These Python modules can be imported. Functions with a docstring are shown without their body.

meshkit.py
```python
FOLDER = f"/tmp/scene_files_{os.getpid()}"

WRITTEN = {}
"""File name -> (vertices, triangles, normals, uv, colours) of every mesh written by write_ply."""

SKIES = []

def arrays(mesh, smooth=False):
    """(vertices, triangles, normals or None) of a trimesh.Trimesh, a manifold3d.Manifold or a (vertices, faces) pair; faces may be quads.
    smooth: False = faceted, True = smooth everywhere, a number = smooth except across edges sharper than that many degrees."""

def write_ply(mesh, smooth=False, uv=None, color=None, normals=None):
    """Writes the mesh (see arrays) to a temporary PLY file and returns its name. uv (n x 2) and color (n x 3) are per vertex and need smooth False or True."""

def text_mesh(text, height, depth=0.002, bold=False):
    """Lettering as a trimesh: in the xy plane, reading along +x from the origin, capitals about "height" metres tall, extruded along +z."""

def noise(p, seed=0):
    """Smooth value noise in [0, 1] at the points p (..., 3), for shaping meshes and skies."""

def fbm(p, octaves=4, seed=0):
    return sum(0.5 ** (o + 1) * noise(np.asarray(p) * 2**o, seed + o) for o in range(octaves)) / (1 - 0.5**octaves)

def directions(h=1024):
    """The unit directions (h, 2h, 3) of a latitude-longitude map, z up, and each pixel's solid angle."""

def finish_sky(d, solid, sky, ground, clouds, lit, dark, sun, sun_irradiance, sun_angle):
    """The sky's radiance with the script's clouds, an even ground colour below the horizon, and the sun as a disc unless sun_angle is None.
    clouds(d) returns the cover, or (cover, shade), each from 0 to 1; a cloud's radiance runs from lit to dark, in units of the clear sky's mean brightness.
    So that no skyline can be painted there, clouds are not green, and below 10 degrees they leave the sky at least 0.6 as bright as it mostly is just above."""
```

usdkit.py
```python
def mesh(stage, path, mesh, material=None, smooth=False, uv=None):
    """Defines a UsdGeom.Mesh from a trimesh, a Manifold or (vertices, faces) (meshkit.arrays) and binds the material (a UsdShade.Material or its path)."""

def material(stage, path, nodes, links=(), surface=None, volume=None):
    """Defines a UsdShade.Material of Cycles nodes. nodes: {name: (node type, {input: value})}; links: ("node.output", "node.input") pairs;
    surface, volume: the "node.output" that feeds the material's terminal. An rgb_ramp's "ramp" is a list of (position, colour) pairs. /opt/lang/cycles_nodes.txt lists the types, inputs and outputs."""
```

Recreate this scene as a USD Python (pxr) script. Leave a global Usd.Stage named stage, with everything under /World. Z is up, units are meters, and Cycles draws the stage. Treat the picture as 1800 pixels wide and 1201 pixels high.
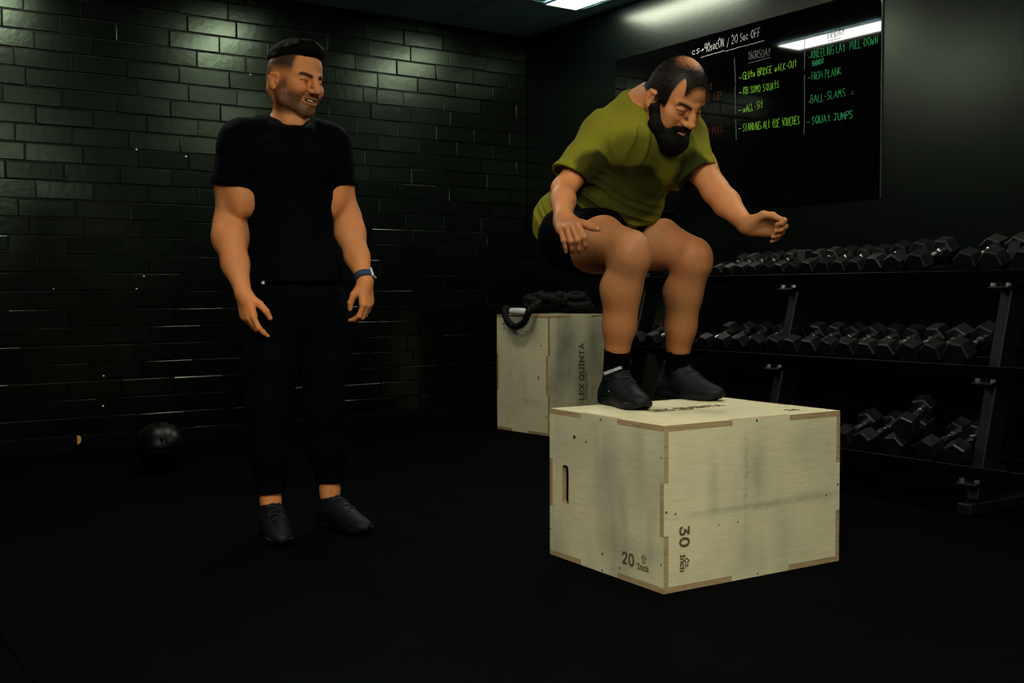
import math, random, numpy as np, trimesh, manifold3d as m3, usdkit, meshkit
from pxr import Usd, UsdGeom, Gf, Sdf, Vt
from shapely.geometry import Polygon, box as sbox, LineString, Point
from shapely.ops import unary_union
from shapely import affinity

stage = Usd.Stage.CreateInMemory()
UsdGeom.SetStageUpAxis(stage, 'Z'); UsdGeom.SetStageMetersPerUnit(stage, 1.0)
UsdGeom.Xform.Define(stage, '/World'); UsdGeom.Scope.Define(stage, '/World/Looks')
random.seed(7); rng = np.random.default_rng(7)
V = lambda *a: np.array(a, float)
def unit(v): v = np.asarray(v, float); return v / np.linalg.norm(v)

# ------------------------------------------------------------------ camera, light levels
EXPOSURE = 0.0
LAMP = 30.0
ADDED_PANEL = 34.0                      # radiance of the unseen wide panels added to light the box
LAMP_TINT = (1.0, 1.03, 0.87)
FOCAL_PX = 1930.46
RIGHT, UP, FWD, EYE = V(.82291, -.568155, -.004253), V(.028869, .034335, .998993), V(.567437, .822205, -.044657), V(0, 0, .9067)
cam = UsdGeom.Camera.Define(stage, '/World/camera')
cam.CreateHorizontalApertureAttr(36.0); cam.CreateVerticalApertureAttr(36.0 * 1201 / 1800)
cam.CreateFocalLengthAttr(36.0 * FOCAL_PX / 1800)
cam.CreateFStopAttr(8.0); cam.CreateFocusDistanceAttr(4.0)
cam.CreateExposureAttr(EXPOSURE)
cam.AddTransformOp().Set(Gf.Matrix4d(*[float(x) for row in ((*RIGHT, 0), (*UP, 0), (*(-FWD), 0), (*EYE, 1)) for x in row]))
def at(px, py, depth):            # a point of the place, from where the photograph shows it and how far it stands from the camera
    return EYE + depth * (FWD + RIGHT * ((px - 900) / FOCAL_PX) - UP * ((py - 600.5) / FOCAL_PX))

# ------------------------------------------------------------------ materials
MATS = {}
def pm(name, color, rough=.6, spec=.5, metal=0., var=0., vscale=6., vstretch=(1, 1, 1), bump=0., bscale=60., bstretch=(1, 1, 1), tint=None, emit=None, sheen=0., coat=0., sss=0., spec_tint=None, rvar=0.):
    nodes = {'p': ('principled_bsdf', {'base_color': color, 'roughness': rough, 'specular_ior_level': spec, 'metallic': metal})}
    P = nodes['p'][1]; links = []
    if sheen: P['sheen_weight'] = sheen; P['sheen_roughness'] = .4; P['sheen_tint'] = color
    if coat: P['coat_weight'] = coat; P['coat_roughness'] = .25
    if spec_tint: P['specular_tint'] = spec_tint
    if sss: P['subsurface_weight'] = sss; P['subsurface_radius'] = (1., .35, .2); P['subsurface_scale'] = .006
    if var or bump or rvar: nodes['g'] = ('geometry', {})
    src = None
    if tint:
        nodes['a'] = ('attribute', {'attribute': tint}); src = 'a.color'
    if var:
        nodes['m'] = ('mapping', {'scale': vstretch}); nodes['n'] = ('noise_texture', {'scale': vscale, 'detail': 5., 'roughness': .6})
        links += [('g.position', 'm.vector'), ('m.vector', 'n.vector')]
        if tint:
            nodes['r'] = ('rgb_ramp', {'ramp': [(.25, (1 - var,) * 3), (.75, (1 + var,) * 3)]})
            nodes['x'] = ('mix', {'mix_type': 'multiply', 'fac': 1.})
            links += [('n.fac', 'r.fac'), (src, 'x.color1'), ('r.color', 'x.color2')]; src = 'x.color'
        else:
            c = np.array(color)
            nodes['r'] = ('rgb_ramp', {'ramp': [(.25, tuple(c * (1 - var))), (.75, tuple(np.minimum(c * (1 + var), 1)))]})
            links += [('n.fac', 'r.fac')]; src = 'r.color'
    if src: links.append((src, 'p.base_color'))
    if bump:
        nodes['m2'] = ('mapping', {'scale': bstretch}); nodes['n2'] = ('noise_texture', {'scale': bscale, 'detail': 4.})
        nodes['b'] = ('bump', {'strength': bump, 'distance': .004})
        links += [('g.position', 'm2.vector'), ('m2.vector', 'n2.vector'), ('n2.fac', 'b.height'), ('b.normal', 'p.normal')]
    if rvar:
        nodes['n3'] = ('noise_texture', {'scale': 3., 'detail': 4.}); nodes['mr'] = ('map_range', {'from_min': .3, 'from_max': .7, 'to_min': rough - rvar, 'to_max': rough + rvar})
        links += [('g.position', 'n3.vector'), ('n3.fac', 'mr.value'), ('mr.result', 'p.roughness')]
    if emit: P['emission_color'] = emit[0]; P['emission_strength'] = emit[1]
    MATS[name] = usdkit.material(stage, '/World/Looks/' + name, nodes, links, surface='p.BSDF')
    return MATS[name]

# ------------------------------------------------------------------ prims
USED = {}
def numbered(parent, name):
    k = (parent, name); n = USED.get(k, 0); USED[k] = n + 1
    return name if n == 0 else f'{name}_{n:03d}'
BASE = {}
def thing(name, label, cat=None, loc=(0, 0, 0), group=None, kind=None):
    path = '/World/' + numbered('/World', name)
    x = UsdGeom.Xform.Define(stage, path)
    if tuple(loc) != (0, 0, 0): x.AddTranslateOp().Set(Gf.Vec3d(*map(float, loc)))
    p = x.GetPrim(); BASE[path] = np.asarray(loc, float)
    meta(p, label, cat, group, kind)
    return path
def meta(p, label=None, cat=None, group=None, kind=None):
    for k, v in (('label', label), ('category', cat), ('group', group), ('kind', kind)):
        if v: p.SetCustomDataByKey(k, v)
def part(parent, name, mesh, mat, smooth=30, label=None, kind=None, colors=None, cname='tint'):
    """One mesh below a thing or a part; the mesh is given in world coordinates."""
    base = BASE[parent]
    path = parent + '/' + numbered(parent, name); BASE[path] = base
    v, f, n = meshkit.arrays(mesh, smooth if colors is None else True)
    m = usdkit.mesh(stage, path, (v - base, f), mat if not isinstance(mat, str) else MATS[mat], smooth=False)
    if n is not None:
        m.CreateNormalsAttr(Vt.Vec3fArray.FromNumpy(n.astype(np.float32))); m.SetNormalsInterpolation('vertex')
    if colors is not None:
        c = np.asarray(colors, np.float32)
        pv = UsdGeom.PrimvarsAPI(m).CreatePrimvar(cname, Sdf.ValueTypeNames.Color3fArray, 'vertex'); pv.Set(Vt.Vec3fArray.FromNumpy(c))
    meta(m.GetPrim(), label, None, None, kind)
    return path
def top_mesh(name, mesh, mat, label, cat=None, group=None, kind=None, smooth=30):
    path = '/World/' + numbered('/World', name)
    m = usdkit.mesh(stage, path, mesh, mat if not isinstance(mat, str) else MATS[mat], smooth=smooth)
    meta(m.GetPrim(), label, cat, group, kind); return path
def curves(parent, name, strands, width, mat, label=None):
    base = BASE[parent]; path = parent + '/' + numbered(parent, name)
    c = UsdGeom.BasisCurves.Define(stage, path); c.CreateTypeAttr('linear')
    pts = np.concatenate([s for s in strands]) - base
    c.CreatePointsAttr(Vt.Vec3fArray.FromNumpy(pts.astype(np.float32)))
    c.CreateCurveVertexCountsAttr(Vt.IntArray([len(s) for s in strands]))
    w = np.concatenate([np.linspace(width, width * .35, len(s)) for s in strands]).astype(np.float32)
    c.CreateWidthsAttr(Vt.FloatArray.FromNumpy(w)); c.SetWidthsInterpolation('vertex')
    from pxr import UsdShade
    UsdShade.MaterialBindingAPI.Apply(c.GetPrim()).Bind(MATS[mat]); meta(c.GetPrim(), label)
    return path

# ------------------------------------------------------------------ mesh helpers
def tm(man):
    a = man.to_mesh(); return trimesh.Trimesh(a.vert_properties[:, :3], a.tri_verts, process=False)
def frame(x, z, o=(0, 0, 0)):
    x = unit(x); z = np.asarray(z, float); z = unit(z - x * (z @ x)); y = np.cross(z, x)
    M = np.eye(4); M[:3, 0], M[:3, 1], M[:3, 2], M[:3, 3] = x, y, z, o
    return M
def bevel_box(size, b=.004, M=None, center=(0, 0, 0)):
    """A box with its 12 edges chamfered: hull of 24 points."""
    h = np.array(size, float) / 2; b = min(b, h.min() * .9); p = []
    for s in np.ndindex(2, 2, 2):
        s = np.array(s) * 2 - 1
        for k in range(3):
            q = (h - b) * s; q[k] = h[k] * s[k]; p.append(q)
    p = np.array(p) + np.asarray(center, float)
    m = trimesh.convex.convex_hull(p)
    if M is not None: m.apply_transform(M)
    return m
def rot(axis, deg, o=(0, 0, 0)): return trimesh.transformations.rotation_matrix(math.radians(deg), axis, o)
def trans(v): M = np.eye(4); M[:3, 3] = v; return M
def cyl(a, b, r, n=16, r2=None):
    a, b = np.asarray(a, float), np.asarray(b, float); d = b - a
    x = unit(np.cross(d, (0, 0, 1) if abs(unit(d)[2]) < .9 else (1, 0, 0))); y = np.cross(unit(d), x)
    t = np.arange(n) * 2 * np.pi / n; ring = np.cos(t)[:, None] * x + np.sin(t)[:, None] * y
    v = np.vstack([a + ring * r, b + ring * (r if r2 is None else r2), a, b]); i = np.arange(n); j = (i + 1) % n
    f = np.vstack([np.stack([i, j, n + j], 1), np.stack([i, n + j, n + i], 1), np.stack([j, i, np.full(n, 2 * n)], 1), np.stack([n + i, n + j, np.full(n, 2 * n + 1)], 1)])
    m = trimesh.Trimesh(v, f[:, ::-1], process=False)
    if m.volume < 0: m.invert()
    return m
def tube(path, r, n=10, closed=False):
    p = np.asarray(path, float); N = len(p); r = np.broadcast_to(r, (N,))
    t = (np.roll(p, -1, 0) - np.roll(p, 1, 0)) if closed else np.gradient(p, axis=0)
    t /= np.linalg.norm(t, axis=1, keepdims=True) + 1e-12
    up = np.zeros_like(p); u = unit(np.cross(t[0], (0, 0, 1) if abs(t[0][2]) < .9 else (1, 0, 0)))
    for i in range(N):
        u = unit(u - t[i] * (u @ t[i])); up[i] = u
    s = np.cross(t, up); a = np.arange(n) * 2 * np.pi / n
    v = p[:, None] + r[:, None, None] * (np.cos(a)[None, :, None] * up[:, None] + np.sin(a)[None, :, None] * s[:, None])
    M = N if closed else N - 1
    i, j = np.meshgrid(np.arange(M), np.arange(n), indexing='ij'); i2 = (i + 1) % N; j2 = (j + 1) % n
    q = np.stack([i * n + j, i * n + j2, i2 * n + j2, i2 * n + j], -1).reshape(-1, 4)
    f = np.vstack([q[:, [0, 1, 2]], q[:, [0, 2, 3]]]); v = v.reshape(-1, 3)
    if not closed:
        v = np.vstack([v, p[0], p[-1]]); k = np.arange(n); e = N * n
        f = np.vstack([f, np.stack([np.full(n, e), (k + 1) % n, k], 1), np.stack([np.full(n, e + 1), (N - 1) * n + k, (N - 1) * n + (k + 1) % n], 1)])
    m = trimesh.Trimesh(v, f, process=False)
    if m.volume < 0: m.invert()
    return m
def extrude(poly, h, M=None):
    gs = [g for g in getattr(poly, 'geoms', [poly]) if g.area > 0]
    m = trimesh.util.concatenate([trimesh.creation.extrude_polygon(g, h, engine='earcut') for g in gs])
    if M is not None: m.apply_transform(M)
    return m
def cat(*ms): return trimesh.util.concatenate([m for m in ms])
def spline(pts, n):
    from scipy.interpolate import CubicSpline
    p = np.asarray(pts, float); s = np.r_[0, np.cumsum(np.linalg.norm(np.diff(p, axis=0), axis=1))]
    return CubicSpline(s, p)(np.linspace(0, s[-1], n))

# ------------------------------------------------------------------ signed-distance modelling (bodies and cloth)
KUHN = []
for perm in ((0, 1, 2), (0, 2, 1), (1, 0, 2), (1, 2, 0), (2, 0, 1), (2, 1, 0)):
    c = [np.zeros(3, int)]
    for a in perm:
        c.append(c[-1].copy()); c[-1][a] = 1
    KUHN.append(np.array(c))
def polygonise(d, lo, h):
    """Marching tetrahedra: a closed manifold mesh of the zero level of d."""
    d = np.where(np.abs(d) < 1e-7, 1e-7, d).astype(np.float64); nx, ny, nz = d.shape
    ins = d < 0
    cells = np.zeros((nx - 1, ny - 1, nz - 1), np.int8)
    for o in np.ndindex(2, 2, 2): cells += ins[o[0]:nx - 1 + o[0], o[1]:ny - 1 + o[1], o[2]:nz - 1 + o[2]]
    I = np.argwhere((cells > 0) & (cells < 8)); flat = d.ravel(); st = np.array([ny * nz, nz, 1])
    tris, ori = [], []
    for T in KUHN:
        g = np.stack([(I + c) @ st for c in T], 1); s = flat[g] < 0; code = s @ np.array([1, 2, 4, 8])
        for k in range(1, 15):
            gg = g[code == k]
            if not len(gg): continue
            a = [i for i in range(4) if k >> i & 1]; b = [i for i in range(4) if not k >> i & 1]
            if len(a) == 1: E = [[(a[0], b[0]), (a[0], b[1]), (a[0], b[2])]]
            elif len(a) == 3: E = [[(a[0], b[0]), (a[1], b[0]), (a[2], b[0])]]
            else: E = [[(a[0], b[0]), (a[0], b[1]), (a[1], b[1])], [(a[0], b[0]), (a[1], b[1]), (a[1], b[0])]]
            for t in E:
                tris.append(np.stack([np.stack([np.minimum(gg[:, p], gg[:, q]), np.maximum(gg[:, p], gg[:, q])], 1) for p, q in t], 1))
                ori.append(np.stack([gg[:, a[0]], gg[:, b[0]]], 1))
    tr = np.concatenate(tris); ori = np.concatenate(ori)
    key = tr[..., 0] * 8; df = tr[..., 1] - tr[..., 0]
    lut = {int(np.array(o) @ st): i for i, o in enumerate(np.ndindex(2, 2, 2))}
    ks = np.array(sorted(lut)); key = key + np.array([lut[int(x)] for x in ks])[np.searchsorted(ks, df)]
    uk, first, inv = np.unique(key.ravel(), return_index=True, return_inverse=True)
    e = tr.reshape(-1, 2)[first]; da, db = flat[e[:, 0]], flat[e[:, 1]]
    t = np.clip(da / (da - db), .04, .96)[:, None]
    pos = lambda ix: np.stack(np.unravel_index(ix, d.shape), 1).astype(float)
    v = lo + h * (pos(e[:, 0]) * (1 - t) + pos(e[:, 1]) * t); f = inv.reshape(-1, 3)
    n = np.cross(v[f[:, 1]] - v[f[:, 0]], v[f[:, 2]] - v[f[:, 0]])
    w = pos(ori[:, 1]) - pos(ori[:, 0]); flip = (n * w).sum(1) < 0
    # the sign test is exact for the orientation of each tetrahedron's triangle except where it is nearly edge-on; there use the triangle's own tet normal
    f[flip] = f[flip][:, ::-1]
    return v, f
def relax(v, f, n=3, lam=.5):
    from scipy.sparse import coo_matrix, diags
    e = np.vstack([f[:, [0, 1]], f[:, [1, 2]], f[:, [2, 0]]]); N = len(v)
    A = coo_matrix((np.ones(len(e)), (e[:, 0], e[:, 1])), (N, N)).tocsr(); A = ((A + A.T) > 0).astype(float)
    D = diags(1 / np.maximum(np.asarray(A.sum(1)).ravel(), 1)); L = D @ A
    for _ in range(n):
        v = v + lam * (L @ v - v); v = v - (lam + .03) * (L @ v - v)
    return v
def smooth01(x, a, b): t = np.clip((x - a) / (b - a), 0, 1); return t * t * (3 - 2 * t)
class Shape:
    """A list of rounded cones, ellipsoids and boxes, melted together."""
    def __init__(s): s.ops = []
    def add(s, fn, lo, hi, k, mode='u'): s.ops.append((fn, np.asarray(lo, float), np.asarray(hi, float), k, mode)); return s
    def cone(s, a, b, ra, rb=None, k=.02, mode='u', flat=None):
        a, b = np.asarray(a, float), np.asarray(b, float); rb = ra if rb is None else rb; ba = b - a; L = max(ba @ ba, 1e-12)
        def fn(P):
            q = P - a; t = np.clip(q @ ba / L, 0, 1); return np.linalg.norm(q - t[..., None] * ba, axis=-1) - (ra + t * (rb - ra))
        r = max(ra, rb); return s.add(fn, np.minimum(a, b) - r, np.maximum(a, b) + r, k, mode)
    def chain(s, pts, radii, k=.02):
        for i in range(len(pts) - 1): s.cone(pts[i], pts[i + 1], radii[i], radii[i + 1], k)
        return s
    def ell(s, c, r, M=None, k=.02, mode='u'):
        c, r = np.asarray(c, float), np.asarray(r, float); R = np.eye(3) if M is None else np.asarray(M)[:3, :3]
        def fn(P):
            q = (P - c) @ R; k0 = np.sqrt(((q / r) ** 2).sum(-1)); k1 = np.sqrt(((q / r ** 2) ** 2).sum(-1)) + 1e-9; return k0 * (k0 - 1) / k1
        e = np.sqrt(((R * r) ** 2).sum(1)); return s.add(fn, c - e, c + e, k, mode)
    def sleeve(s, pts, radii, o, n, k=.02, bore=None):           # a cloth tube ending in a straight hem
        sub = Shape().chain(pts, radii, .02); ax = unit(np.asarray(pts[-1]) - pts[-2]); o, n = np.asarray(o, float), unit(n)
        def fn(P):
            d = None
            for f, *_ in sub.ops: q = f(P); d = q if d is None else np.minimum(d, q) - np.maximum(.03 - np.abs(d - q), 0) ** 2 / .12
            h_ = (P - o) @ n; d = np.maximum(d - .0022 * smooth01(h_, -.026, -.022), h_)
            if bore is not None: d = np.maximum(d, np.minimum(bore - np.linalg.norm((P - o) - ((P - o) @ ax)[..., None] * ax, axis=-1), (P - o) @ n + .022))
            return d
        return s.add(fn, np.min([q[1] for q in sub.ops], 0), np.max([q[2] for q in sub.ops], 0), k)
    def collar(s, a, b, ra, rb, w=.016, h=.003):      # a ribbed band along a neck opening that was cut with the cone a-b
        a, b = np.asarray(a, float), np.asarray(b, float); ba = b - a; L = ba @ ba
        def fn(P):
            q = P - a; t = np.clip(q @ ba / L, 0, 1); d = np.linalg.norm(q - t[..., None] * ba, axis=-1) - (ra + t * (rb - ra)); return -h * (1 - smooth01(d, w - .003, w))
        r = max(ra, rb) + w; return s.add(fn, np.minimum(a, b) - r, np.maximum(a, b) + r, 0, 'w')
    def slab(s, o, n, lo, hi, mode='s', k=.003):      # cut away everything on the side the normal n points to
        o, n = np.asarray(o, float), unit(n); return s.add(lambda P: -((P - o) @ n), lo, hi, k, mode)
    def field(s, lo, hi, h):
        n = np.ceil((np.asarray(hi) - lo) / h).astype(int) + 1; d = np.full(n, .06)
        ax = [lo[i] + h * np.arange(n[i]) for i in range(3)]
        for fn, a, b, k, mode in s.ops:
            pad = k + .02 if mode != 'w' else 0
            i0 = np.clip(np.floor((a - pad - lo) / h).astype(int), 0, n); i1 = np.clip(np.ceil((b + pad - lo) / h).astype(int) + 1, 0, n)
            if (i1 <= i0).any(): continue
            sl = tuple(slice(i0[i], i1[i]) for i in range(3))
            P = np.stack(np.meshgrid(*[ax[i][sl[i]] for i in range(3)], indexing='ij'), -1); q = fn(P); e = d[sl]
            if mode == 'u':
                t = np.maximum(k - np.abs(e - q), 0) / k; d[sl] = np.minimum(e, q) - t * t * k * .25
            elif mode == 's':
                q = -q; t = np.maximum(k - np.abs(e - q), 0) / k; d[sl] = np.maximum(e, q) + t * t * k * .25
            else: d[sl] = e + q
        return d, n
    def bounds(s, pad=.03):
        u = [o for o in s.ops if o[4] == 'u']; return np.min([o[1] for o in u], 0) - pad, np.max([o[2] for o in u], 0) + pad
    def mesh(s, h, lo=None, hi=None, holes=(), n=3):
        if lo is None: lo, hi = s.bounds()
        d, c = s.field(lo, hi, h)
        for a, b in holes:                            # boxes left out here and meshed finer
            ax = [lo[i] + h * np.arange(c[i]) for i in range(3)]
            q = [np.maximum(a[i] - ax[i], ax[i] - b[i]) for i in range(3)]
            bx = np.maximum(np.maximum(q[0][:, None, None], q[1][None, :, None]), q[2][None, None, :]); d = np.maximum(d, -bx)
        d[0] = d[-1] = d[:, 0] = d[:, -1] = .01; d[:, :, 0] = d[:, :, -1] = .01
        v, f = polygonise(d, np.asarray(lo, float), h)
        if n: v = relax(v, f, n)
        return trimesh.Trimesh(v, f, process=False)
def man(mesh): return m3.Manifold(m3.Mesh(np.asarray(mesh.vertices, np.float32), np.asarray(mesh.faces, np.uint32)))
def multires(shape, h, fine):
    """The shape meshed with step h, and with finer steps inside the given boxes [(lo, hi, step)], as one closed surface."""
    out = man(shape.mesh(h, holes=[(np.asarray(a) + .004, np.asarray(b) - .004) for a, b, _ in fine]))
    for a, b, s in fine:
        piece = man(shape.mesh(s, np.asarray(a, float), np.asarray(b, float)))
        out = out + piece
    return tm(out)

# ================================================================== the room
XR, YB, ZC = 4.665, 6.56, 2.755        # right wall, brick wall, ceiling
X0, Y0 = -2.2, -2.6                    # the sides behind the camera
pm('brick_paint', (.0007, .0013, .0010), rough=.22, spec=.38, var=.45, vscale=2.2, bump=.16, bscale=30, spec_tint=(.76, 1., .70))
pm('brick_paint_dark', (.0005, .0009, .0007), rough=.24, spec=.32, var=.4, vscale=2.5, bump=.18, bscale=28, spec_tint=(.76, 1., .70))
pm('mortar_paint', (.0006, .0010, .0008), rough=.4, spec=.25)
pm('wall_paint', (.0008, .0019, .0017), rough=.255, spec=.40, var=.12, vscale=1.3, bump=.07, bscale=60, spec_tint=(.88, 1., .78))
pm('ceiling_paint', (.28, .48, .62), rough=.8, spec=.15, var=.15, vscale=9)
pm('grid_paint', (.25, .38, .38), rough=.5, spec=.3)
pm('rubber', (.0003, .0007, .0008), rough=.8, spec=.015, var=.45, vscale=1.4, bump=.5, bscale=260)
pm('joint_dark', (.0012, .0014, .0015), rough=.9, spec=.02)
pm('skirting_paint', (.0006, .0009, .0008), rough=.55, spec=.06)
pm('chipped_wood', (.45, .24, .04), rough=.7)
pm('plaster_chip', (.5, .48, .4), rough=.8)

# floor: one metre rubber mats, seams at x = 1.515 + k and y = 1.8 + k
fl = thing('floor', 'black rubber gym floor laid in square mats with fine seams', kind='structure')
part(fl, 'underlay', bevel_box((XR - X0 + .2, YB - Y0 + .2, .03), .001, center=((XR + X0) / 2, (YB + Y0) / 2, -.022)), 'joint_dark', smooth=False)
for i in range(-4, 4):
    for j in range(-5, 5):
        a, b = max(1.515 + i, X0), min(2.515 + i, XR); c, d = max(1.8 + j, Y0), min(2.8 + j, YB)
        if b - a < .05 or d - c < .05: continue
        part(fl, 'rubber_mat', bevel_box((b - a - .002, d - c - .002, .012), .002, center=((a + b) / 2, (c + d) / 2, -.006 - .0008 * rng.random())), 'rubber', smooth=False)

# brick wall, 300 x 100 mm bricks under black-green paint
wb = thing('wall_back', 'black painted brick wall behind the standing man', kind='structure')
part(wb, 'mortar', bevel_box((XR - X0, .1, ZC + .1), .001, center=((XR + X0) / 2, YB + .058, ZC / 2)), 'mortar_paint', smooth=False)
def brick(xa, xb, za, zb, d):
    c = .0026 + .002 * rng.random(); y1 = YB + d; y2 = YB + .03
    j = lambda: (rng.random() - .5) * .003
    tx, tz = (rng.random() - .5) * .0032, (rng.random() - .5) * .0012
    v = [(xa, y2, za), (xb, y2, za), (xb, y2, zb), (xa, y2, zb), (xa + j(), y1 + c, za + j()), (xb + j(), y1 + c, za + j()), (xb + j(), y1 + c, zb + j()), (xa + j(), y1 + c, zb + j()),
         (xa + c, y1 - tx - tz, za + c), (xb - c, y1 + tx - tz, za + c), (xb - c, y1 + tx + tz, zb - c), (xa + c, y1 - tx + tz, zb - c)]
    f = [(8, 9, 10, 11)]
    for k in range(4):
        n = (k + 1) % 4; f += [(4 + k, 4 + n, 8 + n, 8 + k), (k, n, 4 + n, 4 + k)]
    return trimesh.Trimesh(np.array(v), np.vstack([np.array(f)[:, [0, 1, 2]], np.array(f)[:, [0, 2, 3]]]), process=False)
COURSE, Z1 = .1030, .100
found = []
for k in range(-1, 27):
    z = Z1 + k * COURSE if k >= 0 else 0
    za, zb = z + .0035, min((z + COURSE if k >= 0 else Z1) - .003, ZC)
    if zb - za < .02: continue
    x = X0 + (.06, .162, .0, .11)[k % 4]
    x = x + .305 * math.floor((4.62 - x) / .305); x += .0 if k % 2 else .0
    xs = [XR]; 
    while x > X0:
        xs.append(x); x -= .305 + .004 * (rng.random() - .5)
    xs.append(X0)
    if XR - xs[1] < .06: xs.pop(1)
    if rng.random() < .3 and len(xs) > 6:             # here and there a cut brick
        q = int(rng.integers(2, 6)); xs.insert(q, xs[q] + .10)
    for b, a in zip(xs[:-1], xs[1:]):
        if b - a < .03: continue
        found.append((a + .0022, b - .0022, za, zb, (rng.random() - .5) * .004, rng.random() < .3))
found.sort(key=lambda q: -(q[1] if q[1] > 1.0 else q[1] - 50))
rest = []
for q in found:
    m = brick(*q[:5])
    if q[1] > 1.02 and len(found) - len(rest) and USED.get((wb, 'brick'), 0) < 300: part(wb, 'brick', m, 'brick_paint_dark' if q[5] else 'brick_paint', smooth=False)
    else: rest.append(m)
if rest: part(wb, 'brickwork', cat(*rest), 'brick_paint', smooth=False, kind='stuff')
for (px, py) in ((240, 263), (253, 486), (94, 508), (182, 661), (166, 774), (440, 131), (327, 275), (240, 508), (181, 714)):   # chips in the paint
    P = at(px, py, 1); P = EYE + (P - EYE) * ((YB - .002 - EYE[1]) / (P - EYE)[1])
    c = trimesh.creation.icosphere(1, .0045 + .003 * rng.random()); c.apply_scale((1, .4, .7)); c.apply_translation(P); part(wb, 'paint_chip', c, 'plaster_chip', label='pale chip in the black paint')
# skirting along the brick wall, the left board stands proud and its end is chipped
bb = thing('baseboard_back', 'black skirting board along the foot of the brick wall', kind='structure')
part(bb, 'board', bevel_box((1.495 - X0, .03, .104), .004, center=((1.495 + X0) / 2, YB - .018, .052)), 'skirting_paint', label='left board standing proud with a chipped end')
part(bb, 'board', bevel_box((XR - 1.53, .012, .098), .003, center=((XR + 1.53) / 2, YB - .008, .049)), 'skirting_paint')
chip = extrude(Polygon([(0, .03), (.016, .038), (.024, .055), (.021, .075), (.008, .084), (0, .084)]), .006, M=frame((1, 0, 0), (0, -1, 0), (1.497, YB - .012, .018)))
part(bb, 'chipped_end', chip, 'chipped_wood', label='bare yellow wood where the paint has chipped')

# right wall, smooth satin paint; the other two walls close the room behind the camera
wr = top_mesh('wall_right', bevel_box((.12, YB - Y0 + .1, ZC + .1), .001, center=(XR + .06, (YB + Y0) / 2, ZC / 2)), 'wall_paint', 'smooth satin black-green wall carrying the glass board', kind='structure', smooth=False)
top_mesh('wall_left', bevel_box((.12, YB - Y0 + .3, ZC + .1), .001, center=(X0 - .06, (YB + Y0) / 2, ZC / 2)), 'wall_paint', 'dark painted wall left of the camera', kind='structure', smooth=False)
top_mesh('wall_front', bevel_box((XR - X0 + .3, .12, ZC + .1), .001, center=((XR + X0) / 2, Y0 - .06, ZC / 2)), 'wall_paint', 'dark painted wall behind the camera', kind='structure', smooth=False)
top_mesh('baseboard_right', bevel_box((.014, YB - Y0 - .04, .07), .003, center=(XR - .0075, (YB + Y0) / 2 - .015, .036)), 'skirting_paint', 'low black skirting along the right wall', kind='structure')

# ceiling: dark tiles in a T-bar grid
ce = thing('ceiling', 'dark suspended ceiling of tiles in a thin metal grid', kind='structure')
part(ce, 'backing', bevel_box((XR - X0 + .3, YB - Y0 + .3, .05), .001, center=((XR + X0) / 2, (YB + Y0) / 2, ZC + .045)), 'joint_dark', smooth=False)
GX = [4.53 - .612 * k for k in range(12)]; GY = [5.73 - 1.22 * k for k in range(8)]
gx = sorted([XR] + [g for g in GX if g > X0 + .05] + [X0]); gy = sorted([YB] + [g for g in GY if g > Y0 + .05] + [Y0])
for a, b in zip(gx[:-1], gx[1:]):
    for c, d in zip(gy[:-1], gy[1:]):
        part(ce, 'ceiling_tile', bevel_box((b - a - .012, d - c - .012, .014), .003, center=((a + b) / 2, (c + d) / 2, ZC + .009)), 'ceiling_paint', smooth=False)
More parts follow.
